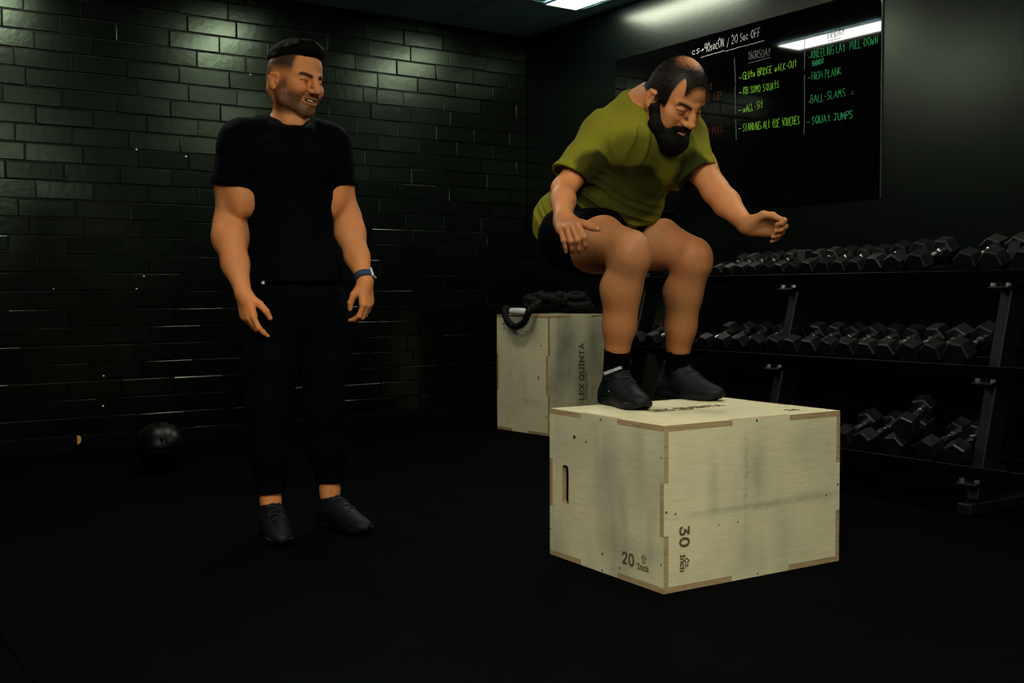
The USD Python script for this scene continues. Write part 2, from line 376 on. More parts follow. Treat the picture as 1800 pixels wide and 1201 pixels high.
for g in gx: part(ce, 'grid_bar', bevel_box((.024, YB - Y0, .006), .0015, center=(min(max(g, X0 + .012), XR - .012), (YB + Y0) / 2, ZC + .0005)), 'grid_paint', smooth=False)
for g in gy: part(ce, 'grid_bar', bevel_box((XR - X0, .024, .005), .0015, center=((XR + X0) / 2, min(max(g, Y0 + .012), YB - .012), ZC + .001)), 'grid_paint', smooth=False)

# ceiling troffers: a row by the brick wall, plus unseen ones added for light
pm('lamp_glow', (.8, .8, .8), emit=(LAMP_TINT, LAMP)); pm('lamp_frame', (.6, .6, .58), rough=.5)
pm('added_panel_glow', (.8, .8, .8), emit=(LAMP_TINT, ADDED_PANEL))
def troffer(x, y1, label, L=.93, w=.24):
    t = thing('ceiling_light', label, 'ceiling light', (x, y1 - L / 2, ZC), group='recessed strip lights in the ceiling')
    o = sbox(-w / 2 - .016, -L / 2 - .016, w / 2 + .016, L / 2 + .016).difference(sbox(-w / 2, -L / 2, w / 2, L / 2))
    part(t, 'frame', extrude(o, .010, M=trans((x, y1 - L / 2, ZC - .013))), 'lamp_frame', smooth=False)
    part(t, 'diffuser', bevel_box((w, L, .004), .001, center=(x, y1 - L / 2, ZC - .0075)), 'lamp_glow' if w < .4 else 'added_panel_glow', smooth=False)
troffer(4.34, 5.715, 'glowing white strip light in the ceiling above the board, nearest the corner')
troffer(2.82, 5.715, 'strip light mirrored in the glass board, over the standing man')
troffer(1.30, 5.715, 'strip light near the brick wall, left of the standing man')
troffer(3.8, 3.0, 'unseen strip light added over the dumbbell rack to brighten the box top')  # unseen strip, added to brighten the box top and the jersey
troffer(2.4, -.80, 'unseen wide panel light added behind the camera to light the box front', 1.2, .58)  # panel added out of view as front fill for the box
for x, w in ((1.2, 'just left of the box'), (.0, 'left of the box'), (-1.2, 'far left of the box')): troffer(x, 1.60, f'unseen wide panel light added for front light, {w}', 1.2, .58)  # three more unseen panels, added for light from front and left

# ================================================================== plywood jump boxes
def ply(name, grime_tint=1.):
    nodes = {'g': ('texture_coordinate', {}), 'a': ('attribute', {'attribute': 'grime'}),
             'm': ('mapping', {'scale': (1.2, 1.2, 14.)}), 'n': ('noise_texture', {'scale': 9., 'detail': 6., 'roughness': .65}),
             'r': ('rgb_ramp', {'ramp': [(.25, (.43, .375, .22)), (.5, (.50, .44, .275)), (.8, (.55, .49, .32))]}),
             'x': ('mix', {'mix_type': 'mix', 'color2': (.105, .115, .095)}), 'sep': ('separate_color', {}),
             'n2': ('noise_texture', {'scale': 170., 'detail': 3.}), 'b': ('bump', {'strength': .12, 'distance': .002}),
             'p': ('principled_bsdf', {'roughness': .55, 'specular_ior_level': .3})}
    MATS[name] = usdkit.material(stage, '/World/Looks/' + name, nodes, [('g.object', 'm.vector'), ('m.vector', 'n.vector'), ('n.fac', 'r.fac'), ('r.color', 'x.color1'), ('a.color', 'sep.color'), ('sep.r', 'x.fac'), ('x.color', 'p.base_color'), ('g.object', 'n2.vector'), ('n2.fac', 'b.height'), ('b.normal', 'p.normal')], surface='p.BSDF')
ply('birch_ply')
pm('ply_edge', (.27, .175, .085), rough=.75, var=.45, vscale=60., vstretch=(.25, .25, 5.))
pm('branded_print', (.085, .052, .024), rough=.8, spec=.1)
pm('screw_head', (.015, .014, .012), rough=.5)
def grime_of(P, seed, smudges, amount):
    """Grey handling dirt on a panel: P are panel coordinates (u, v)."""
    q = np.c_[P, np.full(len(P), seed * 3.7)]
    g = np.clip(meshkit.fbm(q * (5., 3.2, 1), 5, seed) - .42, 0, 1) * 1.5 + np.clip(meshkit.fbm(q * (22., 5., 1), 3, seed + 9) - .52, 0, 1) * .9
    g = g * amount
    for (u, v, su, sv, w) in smudges:
        wob = .6 + .8 * meshkit.fbm(q * (14., 14., 1), 3, seed + 5)
        g = g + w * wob * np.exp(-((P[:, 0] - u) / su) ** 2 - ((P[:, 1] - v) / sv) ** 2)
    return np.clip(g, 0, .85)
def glyph_mesh(text, h, M, bold=True):
    m = meshkit.text_mesh(text, h, depth=.0008, bold=bold); m.apply_transform(M); return m
def arrow_outline(h):
    a = Polygon([(-.5, .1), (-.22, .1), (-.22, -.5), (.22, -.5), (.22, .1), (.5, .1), (0, .55)]); return affinity.scale(a.difference(a.buffer(-.09)), h, h, origin=(0, 0))
def jump_box(label, o, deg, W, D, H, seed, smudge, prints, screws, slot, amounts):
    """W along the right-hand face, D along the left-hand face, H high; finger-jointed panels 18 mm thick."""
    t = .018; T = np.eye(4); T[:3, :3] = trimesh.transformations.rotation_matrix(math.radians(deg), (0, 0, 1))[:3, :3]; T[:3, 3] = o
    th = thing('jump_box', label, 'plyometric box', o)
    # faces: origin, u axis, v axis, outward normal, size, spans where the panel reaches out to the edge
    F = {'front': ((0, 0, 0), (1, 0, 0), (0, 0, 1), (W, H)), 'rear': ((W, D, 0), (-1, 0, 0), (0, 0, 1), (W, H)), 'left': ((0, D, 0), (0, -1, 0), (0, 0, 1), (D, H)), 'right': ((W, 0, 0), (0, 1, 0), (0, 0, 1), (D, H)),
         'top': ((0, 0, H), (1, 0, 0), (0, 1, 0), (W, D)), 'bottom': ((0, D, 0), (1, 0, 0), (0, -1, 0), (W, D))}
    for nm, (fo, u, v, (a, b)) in F.items():
        full = sbox(0, 0, a, b)
        if nm in ('top', 'bottom'):
            p = full
            ya, yb = (.37 * b, .70 * b) if nm == 'top' else (.30 * b, .63 * b)
            for q in (sbox(.36 * a, 0, .69 * a, t), sbox(.36 * a, b - t, .69 * a, b), sbox(0, ya, t, yb), sbox(a - t, ya, a, yb)): p = p.difference(q)
        else:
            lo_, hi_ = (.36 * a, .69 * a) if nm in ('front', 'rear') else (.30 * a, .63 * a)
            if nm == 'rear': lo_, hi_ = a - .69 * a, a - .36 * a
            if nm == 'right': lo_, hi_ = .37 * a, .70 * a
            p = unary_union([sbox(0, t, a, b - t), sbox(lo_, 0, hi_, b)])
            ends = [sbox(0, .34 * b, t, .66 * b), sbox(a - t, .34 * b, a, .66 * b)]
            if nm in ('front', 'rear'): ends = [sbox(0, 0, t, .34 * b), sbox(0, .66 * b, t, b), sbox(a - t, 0, a, .34 * b), sbox(a - t, .66 * b, a, b)]
            for q in ends: p = p.difference(q)
            if slot and nm in slot:
                su, sv, sl, sw = slot[nm]; p = p.difference(LineString([(su, sv - sl / 2 + sw / 2), (su, sv + sl / 2 - sw / 2)]).buffer(sw / 2))
        n = np.cross(u, v); gap = .0006
        p = p.buffer(-gap, join_style=2)
        m = trimesh.creation.extrude_polygon(p, t - .0004, engine='earcut'); m.apply_translation((0, 0, -t))
        m.merge_vertices()
        big = tm(man(m).refine_to_length(.016)) if nm in ('front', 'left', 'top') else m
        fn = np.abs(big.face_normals[:, 2]) > .5
        R = np.eye(4); R[:3, 0], R[:3, 1], R[:3, 2], R[:3, 3] = u, v, n, fo; G = T @ R
        for keep, kind in ((fn, 'face'), (~fn, 'edge')):
            s = big.submesh([np.where(keep)[0]], append=True, repair=False); P = np.array(s.vertices)[:, :2]; s.apply_transform(G)
            if kind == 'face':
                g = grime_of(P, seed + len(nm), smudge.get(nm, ()), amounts.get(nm, .5)); pp = part(th, 'panel', s, 'birch_ply', colors=np.repeat(g[:, None], 3, 1), cname='grime')
            else: part(pp, 'ply_edge', s, 'ply_edge', smooth=False, label='darker layered plywood edge')
        for (what, h, x, y, ang) in prints.get(nm, ()):
            L = trans((x, y, .0002)) @ rot((0, 0, 1), ang)
            if what == '^': part(th, 'printed_arrow', extrude(arrow_outline(h), .0008, M=G @ L), 'branded_print', smooth=False)
            else: part(th, 'printed_lettering', glyph_mesh(what, h, G @ L, bold=h > .012), 'branded_print', smooth=False)
        for (x, y, r) in screws.get(nm, ()):
            P = (G @ np.array([[x, y, -.001, 1], [x, y, .0004, 1]]).T).T[:, :3]; part(th, 'screw', cyl(P[0], P[1], r, 8), 'screw_head', smooth=False)
    return th, T
IN = .0254
near_box, NB = jump_box('large pale plywood jump box with finger joints, in front, under the crouching man', (2.2183, 2.4206, 0), -2.597, 30 * IN, 24 * IN, 20 * IN, 3,
    {'front': [(.333, .33, .006, .15, .42), (.20, .30, .028, .10, .34), (.385, .33, .03, .09, .32), (.38, .228, .34, .008, .40), (.62, .235, .08, .02, .25), (.60, .40, .12, .08, .18), (.36, .07, .06, .09, .25), (.50, .12, .05, .12, .2)],
     'left': [(.12, .40, .2, .12, .25), (.35, .30, .10, .3, .25), (.5, .1, .2, .05, .2)], 'top': [(.45, .2, .2, .1, .12)]},
    {'left': [('20', .037, .609 - .205, .055, 0), ('Inch', .018, .609 - .124, .052, 0), ('^', .026, .609 - .093, .088, 0)],
     'front': [('30', .038, .062, .201, -90), ('Inch', .018, .064, .113, -90), ('^', .026, .090, .087, 0)],
     'top': [('LEX QUINTA', .040, .215, .325, 0), ('FUNCTIONAL FITNESS', .011, .215, .30, 0), ('24', .032, .61, .085, 0)]},
    {'left': [(.609 - .314, .497, .004), (.609 - .305, .062, .004), (.609 - .212, .035, .003), (.609 - .305, .008, .004), (.005, .089, .003), (.609 - .013, .411, .003), (.609 - .012, .087, .003), (.609 - .461, .424, .007), (.609 - .395, .415, .004)],
     'front': [(.379, .499, .004), (.010, .247, .004), (.046, .238, .003), (.386, .009, .003), (.752, .26, .004), (.697, .229, .003), (.22, .185, .0025), (.30, .185, .0025)], 'top': [(.31, .327, .004)]},
    {'left': (.609 - .514, .254, .138, .036), 'right': (.30, .254, .138, .036)}, {'front': .5, 'left': .62, 'top': .12})
rear_box, RB = jump_box('tall plywood jump box at the back, standing on end under the heaped rope', (4.0947, 5.5385, 0), 4.679, 21.5 * IN, 20.2 * IN, 30 * IN, 11,
    {'front': [(.16, .62, .08, .2, .5), (.10, .35, .06, .3, .3), (.3, .5, .2, .2, .3)], 'left': [(.3, .70, .14, .10, .5), (.35, .2, .1, .02, .3)]},
    {'front': [('LEX QUINTA', .044, .312, .206, 90), ('FUNCTIONAL FITNESS', .012, .338, .21, 90)],
     'left': [('30', .036, .513 - .318, .708, 180), ('Inch', .016, .513 - .407, .708, 180), ('^', .022, .513 - .435, .672, 180)]},
    {'left': [(.513 - .21, .655, .006), (.513 - .065, .57, .005), (.42, .37, .006), (.513 - .09, .36, .006), (.50, .30, .004), (.50, .12, .005)], 'front': [(.012, .3, .004), (.012, .56, .004), (.10, .745, .004)]},
    {}, {'front': .85, 'left': .45})

# ------------------------------------------------------------------ slam ball
pm('ball_rubber', (.0008, .001, .001), rough=.36, spec=.16, bump=.35, bscale=40, rvar=.08)
b = thing('slam_ball', 'black rubber slam ball on the floor by the brick wall', 'ball', (1.70, 5.64, 0))
s = trimesh.creation.icosphere(4, .128); P = s.vertices / .128
s.vertices += P * ((-.0022 * (np.abs(P[:, 2]) < .03)) - .002 * (np.abs(P[:, 0] + .2) < .02) * 1.)[:, None]; s.vertices[:, 2] = np.maximum(s.vertices[:, 2], -.122); s.apply_translation((1.70, 5.64, .1225))
part(b, 'shell', s, 'ball_rubber', smooth=True)
part(b, 'valve', cyl((1.668, 5.52, .175), (1.664, 5.512, .178), .008, 12), 'joint_dark', label='round valve plug')

# ------------------------------------------------------------------ battle rope heaped on the tall box
pm('rope_fibre', (.0012, .0013, .0012), rough=.6, spec=.14, bump=.6, bscale=420, var=.35, vscale=40)
pm('heat_shrink', (.5, .5, .48), rough=.32, spec=.5, var=.12, vscale=60)
zt = 30 * IN
def rb(x, y, z): return (RB @ np.array([x, y, z, 1]))[:3]
rp = thing('battle_rope', 'thick black braided battle rope heaped on the tall box, one loop hanging over', 'rope', rb(.2, .25, zt))
pts = []
pts += [rb(.115, .43, zt + .026), rb(.04, .40, zt + .026), rb(-.02, .40, zt + .036), rb(-.052, .37, zt + .02), rb(-.058, .335, zt - .03), rb(-.056, .285, zt - .068), rb(-.056, .215, zt - .07), rb(-.056, .15, zt - .03), rb(-.05, .115, zt + .03), rb(.0, .11, zt + .07), rb(.06, .17, zt + .085), rb(.05, .26, zt + .10)]
for k in range(64):
    a = -1.2 + k * .42; r = .115 + .055 * math.sin(k * 1.7) + .02 * math.sin(k * .6)
    pts.append(rb(.30 + r * 1.25 * math.cos(a), .24 + r * math.sin(a) * 1.15, zt + .035 + .058 * min(1, (k % 22) / 11) + .03 * (k / 64) + .012 * math.sin(k * 2.3)))
path = spline(pts, 900)
tg = np.gradient(path, axis=0); tg /= np.linalg.norm(tg, axis=1, keepdims=True)
sideV = np.cross(tg, (0, 0, 1)); sideV /= np.linalg.norm(sideV, axis=1, keepdims=True) + 1e-9; upV = np.cross(sideV, tg)
s_ = np.r_[0, np.cumsum(np.linalg.norm(np.diff(path, axis=0), axis=1))]
for j in range(3):
    ph = s_ / .062 * 2 * np.pi / 1.0 + j * 2 * np.pi / 3
    part(rp, 'rope_strand', tube(path + .0115 * (np.cos(ph)[:, None] * sideV + np.sin(ph)[:, None] * upV), .0125, 8), 'rope_fibre', smooth=True)
e0, e1 = rb(.09, .455, zt + .024), rb(-.012, .13 + .15, zt + .026)
capm = tube([rb(.10, .30, zt + .024), rb(.06, .295, zt + .025), rb(.0, .29, zt + .025), rb(-.018, .288, zt + .025), rb(-.02, .288, zt + .025)], [.021, .023, .023, .021, .012], 16)
part(rp, 'rope_end', tube([rb(.18, .33, zt + .024), rb(.12, .305, zt + .024), rb(.09, .298, zt + .024)], [.02, .02, .02], 12), 'rope_fibre', smooth=True)
capm = tube([rb(-.015, .345, zt + .022), rb(-.02, .335, zt + .023), rb(-.02, .245, zt + .023), rb(-.018, .205, zt + .022), rb(-.018, .2, zt + .022)], [.012, .021, .022, .021, .012], 16)
part(rp, 'end_cap', capm, 'heat_shrink', smooth=40, label='silver-white shrink sleeve on the rope end')

# ================================================================== black glass writing board
pm('black_glass', (.0008, .0009, .0009), rough=.03, spec=.62)
pm('board_edge', (.02, .025, .024), rough=.3)
for nm, c in (('ink_white', (.48, .52, .48)), ('ink_grey', (.16, .18, .17)), ('ink_lime', (.20, .50, .03)), ('ink_green', (.022, .30, .10)), ('ink_red', (.10, .007, .006))): pm(nm, c, rough=.6, spec=.1)
BX = XR - .010
def wbp(px, py):
    d = at(px, py, 1) - EYE; return (EYE + d * ((BX - .0008 - EYE[0]) / d[0]))[1:]
bd = thing('writing_board', 'large black glass board hung on the right wall with a handwritten workout', 'board', (XR, 4.5, 1.37))
yR, yL, zB, zT = 3.50, 5.553, 1.372, 2.412
part(bd, 'glass_panel', bevel_box((.008, yL - yR, zT - zB), .0012, center=(BX + .004, (yL + yR) / 2, (zT + zB) / 2)), 'black_glass', smooth=False)
part(bd, 'edge_strip', bevel_box((.0095, .004, zT - zB), .001, center=(XR - .005, yR - .002, (zT + zB) / 2)), 'board_edge', smooth=False)
GL = {'A': [[(0, 0), (.3, 1), (.6, 0)], [(.1, .35), (.5, .35)]], 'B': [[(0, 0), (0, 1), (.4, .9), (.4, .6), (0, .52), (.5, .4), (.45, .05), (0, 0)]], 'C': [[(.55, .9), (.2, 1), (0, .5), (.15, .02), (.55, .1)]],
 'D': [[(0, 0), (0, 1), (.4, .85), (.55, .45), (.35, .08), (0, 0)]], 'E': [[(.5, 1), (0, 1), (0, 0), (.5, 0)], [(0, .5), (.4, .52)]], 'F': [[(.5, 1), (0, 1), (0, 0)], [(0, .5), (.4, .52)]],
 'G': [[(.55, .9), (.2, 1), (0, .5), (.15, .02), (.5, .05), (.55, .45), (.3, .45)]], 'H': [[(0, 0), (0, 1)], [(.5, 0), (.5, 1)], [(0, .5), (.5, .5)]], 'I': [[(.1, 0), (.1, 1)]], 'J': [[(.1, 1), (.6, 1)], [(.4, 1), (.4, .15), (.2, 0), (0, .15)]],
 'K': [[(0, 0), (0, 1)], [(.5, 1), (0, .45), (.5, 0)]], 'L': [[(0, 1), (0, 0), (.45, 0)]], 'M': [[(0, 0), (.05, 1), (.3, .4), (.55, 1), (.6, 0)]], 'N': [[(0, 0), (0, 1), (.5, 0), (.5, 1)]],
 'O': [[(.3, 1), (.05, .75), (.05, .25), (.3, 0), (.55, .25), (.55, .75), (.3, 1)]], 'P': [[(0, 0), (0, 1), (.45, .9), (.45, .55), (0, .45)]], 'Q': [[(.3, 1), (.05, .75), (.05, .25), (.3, 0), (.55, .25), (.55, .75), (.3, 1)], [(.35, .25), (.6, -.1)]],
 'R': [[(0, 0), (0, 1), (.45, .9), (.45, .55), (0, .48), (.5, 0)]], 'S': [[(.5, .9), (.25, 1), (.05, .78), (.45, .35), (.3, .02), (0, .08)]], 'T': [[(.3, 1), (.3, 0)], [(0, 1), (.6, 1)]], 't': [[(.25, 1.1), (.25, .1), (.4, 0)], [(0, .7), (.5, .72)]],
 'U': [[(0, 1), (0, .3), (.12, .04), (.25, 0), (.38, .04), (.5, .3), (.5, 1)]], 'W': [[(0, 1), (.15, 0), (.35, .6), (.5, 0), (.7, 1)]], 'w': [[(0, .65), (.12, .02), (.3, .5), (.45, .02), (.6, .7)]], 'Y': [[(0, 1), (.28, .5)], [(.55, 1), (.15, 0)]], 'm': [[(0, 0), (.05, .8), (.25, .3), (.32, .85), (.5, .3), (.58, .8), (.62, 0)]],
 'h': [[(0, 1.05), (0, 0)], [(0, .45), (.3, .55), (.4, 0)]], 'e': [[(0, .3), (.4, .35), (.25, .6), (.02, .35), (.15, .02), (.42, .1)]], 'c': [[(.4, .5), (.15, .6), (0, .3), (.15, .02), (.4, .08)]], 's': [[(.38, .55), (.15, .62), (.05, .42), (.33, .2), (.2, .0), (0, .06)]],
 'i': [[(.1, 0), (.1, .6)], [(.1, .85), (.11, .9)]], '2': [[(.02, .8), (.25, 1), (.45, .75), (.05, .02), (.55, .04)]], '0': [[(.3, 1), (.05, .7), (.05, .25), (.3, 0), (.5, .3), (.5, .75), (.3, 1)]], '4': [[(.1, 1), (0, .45), (.5, .45)], [(.4, .95), (.38, 0)]],
 '-': [[(.05, .42), (.4, .45)]], '.': [[(.1, .3), (.16, .33)]], '/': [[(0, -.1), (.4, 1.1)]], '>': [[(0, .35), (.5, .4)], [(.3, .58), (.52, .4), (.3, .25)]], ')': [[(.05, 1.05), (.25, .5), (.05, -.05)]], ':': [[(.1, .65), (.14, .68)], [(.3, .66), (.34, .69)], [(.02, .3), (.2, .15), (.4, .28)]], ' ': []}
def ribbon(P2, w=.0036):
    """A pen stroke on the glass through points (y, z)."""
    P = np.asarray(P2, float)
    return LineString(P).buffer(w / 2, quad_segs=3)
def stroke_mesh(shapes):
    M = np.eye(4); M[:3, 0], M[:3, 1], M[:3, 2] = (0, -1, 0), (0, 0, 1), (-1, 0, 0); M[:3, 3] = (BX, 0, 0)
    return extrude(unary_union(shapes), .0007, M=M)
def write(text, p0, p1, cap, ink, w=.0030, seed=0):
    """Handwriting whose baseline runs between two places of the photograph; cap: height of the capitals in its pixels."""
    r = np.random.default_rng(seed + len(text)); a, b = wbp(*p0), wbp(*p1); top = wbp(p0[0], p0[1] - cap); H = top[1] - a[1]
    adv, x = [], 0.
    for ch in text:
        wd = .52 if ch == ' ' else max([q[0] for st in GL[ch] for q in st]) + .22; adv.append((x, ch)); x += wd
    sx = (a[0] - b[0]) / (x - .22); out = []
    for x, ch in adv:
        jy, jx, js = (r.random() - .5) * .10, (r.random() - .5) * .06, 1 + (r.random() - .5) * .16
        for st in GL[ch]:
            P = np.array([(-(a[0] - (x + jx + q[0] * js) * sx), a[1] + (b[1] - a[1]) * (x * sx) / (a[0] - b[0]) + (q[1] * js + jy) * H) for q in st]) + r.normal(0, .0012, (len(st), 2))
            if ch in 'OCSGQ02ecs)' and len(P) > 3: P = spline(P, len(P) * 3) if len(np.unique(P, axis=0)) == len(P) else P
            out.append(ribbon(P, w))
    return part(bd, 'handwriting', stroke_mesh(out), ink, smooth=False)
def rule(p0, p1, ink, w=.0032):
    a, b = wbp(*p0), wbp(*p1); t = np.linspace(0, 1, 6)[:, None]; P = np.array([-a[0], a[1]]) * (1 - t) + np.array([-b[0], b[1]]) * t
    return part(bd, 'ruled_line', stroke_mesh([ribbon(P + np.random.default_rng(int(p0[0])).normal(0, .001, P.shape), w)]), ink, smooth=False)
write('cs>', (1217, 96), (1237, 91), 11, 'ink_white')
write('40secON', (1239, 92), (1272, 81), 15, 'ink_white'); write('/', (1278, 82), (1281, 81), 14, 'ink_white'); write('20 Sec OFF', (1286, 78), (1336, 62), 14, 'ink_white')
for a, b in (((1232, 101), (1273, 89)), ((1275, 90), (1311, 80)), ((1312, 81), (1343, 71))): rule(a, b, 'ink_white')
write('thURSDAY', (1315, 105), (1354, 98), 14, 'ink_grey'); rule((1315, 112), (1354, 101), 'ink_grey')
rule((1291, 103), (1293, 148), 'ink_grey'); rule((1292, 150), (1293, 200), 'ink_grey'); rule((1293, 211), (1294, 246), 'ink_grey')
rule((1414, 68), (1414, 122), 'ink_grey', .004); rule((1414, 132), (1414, 198), 'ink_grey', .004); rule((1414, 199), (1413, 236), 'ink_grey', .004)
write('-', (1299, 142), (1303, 141), 11, 'ink_white'); write('GLUte BRIDGE wALK-OUt', (1306, 140), (1400, 117), 12, 'ink_lime')
write('-', (1299, 168), (1303, 167), 11, 'ink_white'); write('KB SUMO SQUAtS', (1307, 166), (1369, 155), 12, 'ink_lime')
write('-', (1298, 199), (1302, 198), 11, 'ink_white'); write('wALL-Sit', (1306, 198), (1340, 189), 12, 'ink_lime')
write('-', (1298, 231), (1302, 230), 11, 'ink_white'); write('StANDING ALt tOE tOUCHES', (1306, 231), (1405, 218), 13, 'ink_lime')
write('FRIDAY', (1455, 69), (1484, 60), 12, 'ink_grey', .003); rule((1455, 73), (1478, 66), 'ink_grey', .003)
write('-', (1420, 106), (1425, 105), 11, 'ink_grey'); write('KNEELING LAt. PULL-DOwN', (1427, 103), (1542, 77), 14, 'ink_green'); write('BAND)', (1428, 116), (1447, 111), 9, 'ink_green', .004)
write('-', (1420, 142), (1425, 141), 11, 'ink_grey'); write('HIGH PLANK', (1427, 141), (1478, 131), 13, 'ink_green')
write('-', (1420, 184), (1424, 183), 11, 'ink_grey'); write('BALL-SLAMS', (1425, 182), (1485, 168), 13, 'ink_green'); write(':', (1496, 167), (1501, 166), 9, 'ink_grey', .003)
write('-', (1418, 220), (1423, 219), 11, 'ink_grey', .004); write('SQUAt JUMPS', (1427, 218), (1498, 207), 12, 'ink_green', .0038)
write('m', (1129, 154), (1137, 152), 11, 'ink_white'); write('it', (1244, 158), (1252, 156), 10, 'ink_red')
write('ER UP', (1236, 181), (1267, 174), 13, 'ink_red'); write('OW PULL', (1236, 238), (1271, 232), 12, 'ink_red')

# ================================================================== dumbbell rack and dumbbells
pm('rail_steel', (.0006, .0008, .0008), rough=.4, spec=.1); pm('rack_steel', (.0026, .0032, .0034), rough=.45, spec=.16, var=.2, vscale=8); pm('bolt_steel', (.55, .55, .53), rough=.3, metal=1.)
pm('hex_rubber', (.0019, .0025, .0027), rough=.42, spec=.28, var=.3, vscale=14, bump=.25, bscale=150); pm('hex_edge', (.30, .32, .20), rough=.5)
pm('chrome', (.72, .72, .72), rough=.16, metal=1.)
UY = [2.575, 3.70, 4.83]; LEAN = .255
rk = thing('dumbbell_rack', 'long black steel three-tier dumbbell rack along the right wall', 'rack', (4.3, 3.7, 0))
for y in UY:
    a, b = V(4.085, y, .045), V(4.085 + LEAN * 1.10, y, 1.10); d = unit(b - a)
    part(rk, 'upright', bevel_box((.115, .05, 1.09), .005, M=frame(np.cross((0, 1, 0), d), d, (a + b) / 2)), 'rack_steel', smooth=False)
    part(rk, 'floor_foot', bevel_box((.62, .065, .05), .006, center=(4.29, y, .026)), 'rack_steel', smooth=False)
    part(rk, 'rear_strut', bevel_box((.05, .045, .62), .004, M=frame(V(.62, 0, .3), V(-.3, 0, .95), (4.50, y, .32))), 'rack_steel', smooth=False)
TIERS = [(1.035, 4.245, 17), (.645, 4.145, 16), (.245, 4.045, 7)]
TILT = math.radians(18)
for zc, xc, _ in TIERS:
    for (dx, dz) in ((.0, -.066), (.165, -.013)):
        x, z = xc + dx, zc + dz
        part(rk, 'shelf_rail', bevel_box((.065, 2.62, .006), .002, M=trans((x, 3.63, z)) @ rot((0, 1, 0), -18)), 'rail_steel', smooth=False)
        part(rk, 'rail_lip', bevel_box((.006, 2.62, .042), .002, M=trans((x - .036 if dx == 0 else x + .036, 3.63, z + (.002 if dx == 0 else .026))) @ rot((0, 1, 0), -18)), 'rail_steel', smooth=False)
    for y in UY:
        part(rk, 'bracket', bevel_box((.26, .09, .008), .002, M=trans((xc + .07, y, zc - .088)) @ rot((0, 1, 0), -14)), 'rack_steel', smooth=False)
        for q in (-.062, .062): part(rk, 'bolt', cyl((xc - .03, y + q * .55, zc - .113), (xc - .028, y + q * .55, zc - .098), .011, 6), 'bolt_steel', smooth=False)
def hex_head(x0, x1, R, roll):
    c = .13 * R; out = []
    for (x, r) in ((x0, R - c), (x0 + c * .8, R), (x1 - c * .8, R), (x1, R - c)):
        a = np.radians(np.arange(6) * 60 + roll); out.append(np.stack([np.full(6, x), r * np.cos(a), r * np.sin(a)], 1))
    return trimesh.convex.convex_hull(np.vstack(out))
def dumbbell(label, group, x, y, z, R, Lh, tilt, roll, roll2, yaw=0., edge=False):
    """x, y, z: centre of the front head; the handle runs back towards the wall."""
    hl = .125; M = trans((x, y, z)) @ rot((0, 0, 1), yaw) @ rot((0, 1, 0), -math.degrees(tilt))
    t = thing('dumbbell', label, 'dumbbell', (x, y, z - R), group)
    for (a, b, r) in ((-Lh / 2, Lh / 2, roll), (Lh / 2 + hl, Lh * 1.5 + hl, roll2)):
        m = hex_head(a, b, R, r); m.apply_transform(M); part(t, 'hex_head', m, 'hex_rubber', smooth=False)
    hp = [(Lh / 2 - .004, .015), (Lh / 2 + .006, .0175), (Lh / 2 + .014, .0175), (Lh / 2 + .017, .0125), (Lh / 2 + .04, .0145), (Lh / 2 + hl / 2, .0155), (Lh / 2 + hl - .04, .0145), (Lh / 2 + hl - .017, .0125), (Lh / 2 + hl - .014, .0175), (Lh / 2 + hl - .006, .0175), (Lh / 2 + hl + .004, .015)]
    m = tube([(q, 0, 0) for q, _ in hp], [r for _, r in hp], 14); m.apply_transform(M); part(t, 'handle', m, 'chrome', smooth=35, label='chrome handle')
def ypx(px, py, x): d = at(px, py, 1) - EYE; return (EYE + d * ((x - EYE[0]) / d[0]))[1]
top_px = [1266, 1285, 1307, 1328, 1352, 1375, 1398, 1424, 1452, 1480, 1508, 1541, 1577, 1616, 1703, 1748, 1806]
mid_px = [1124, 1150, 1243, 1273, 1302, 1333, 1365, 1395, 1427, 1459, 1492, 1528, 1563, 1602, 1642, 1688]
ordn = ['first', 'second', 'third', 'fourth', 'fifth', 'sixth', 'seventh', 'eighth', 'ninth', 'tenth', 'eleventh', 'twelfth', 'thirteenth', 'fourteenth', 'fifteenth', 'sixteenth', 'seventeenth']
for tier, pxs, (zc, xc, _) in (('top', top_px, TIERS[0]), ('middle', mid_px, TIERS[1])):
    ys = [ypx(p, 460 if tier == 'top' else 604, xc) for p in pxs]
    for i, y in enumerate(ys):
        gaps = [abs(ys[j] - y) for j in (i - 1, i + 1) if 0 <= j < len(ys)]; R = min(.047 + .0010 * i, min(gaps) * .49) / (1 if tier == 'top' else .98)
        if tier == 'top' and i > 13: R = .055
        R = max(R, .036)
        if tier == 'top': lab = f'black hex dumbbell with chrome handle, {ordn[i]} from the far end of the top tier'
        else: lab = f'black hex dumbbell with chrome handle, {ordn[i]} from the far end of the middle tier'
        if tier == 'top' and i == 13: lab = 'black hex dumbbell on the top tier just left of the empty gap'
        if tier == 'top' and i == 14: lab = 'black hex dumbbell on the top tier just right of the empty gap'
        if tier == 'top' and i == 16: lab = 'black hex dumbbell at the right-hand end of the top tier, cut by the frame'
        if tier == 'middle' and i == 15: lab = 'black hex dumbbell nearest the upright on the middle tier'
        dumbbell(lab, f'hex dumbbells on the {tier} tier', xc, y, zc - .056 + R * .95, R, .062 + .0012 * i, TILT, float(rng.choice([0, 30, 12, 20, 8])) + 6 * rng.random(), float(rng.choice([0, 30, 12, 20])) + 6 * rng.random())
bz, bx = TIERS[2][0], TIERS[2][1]
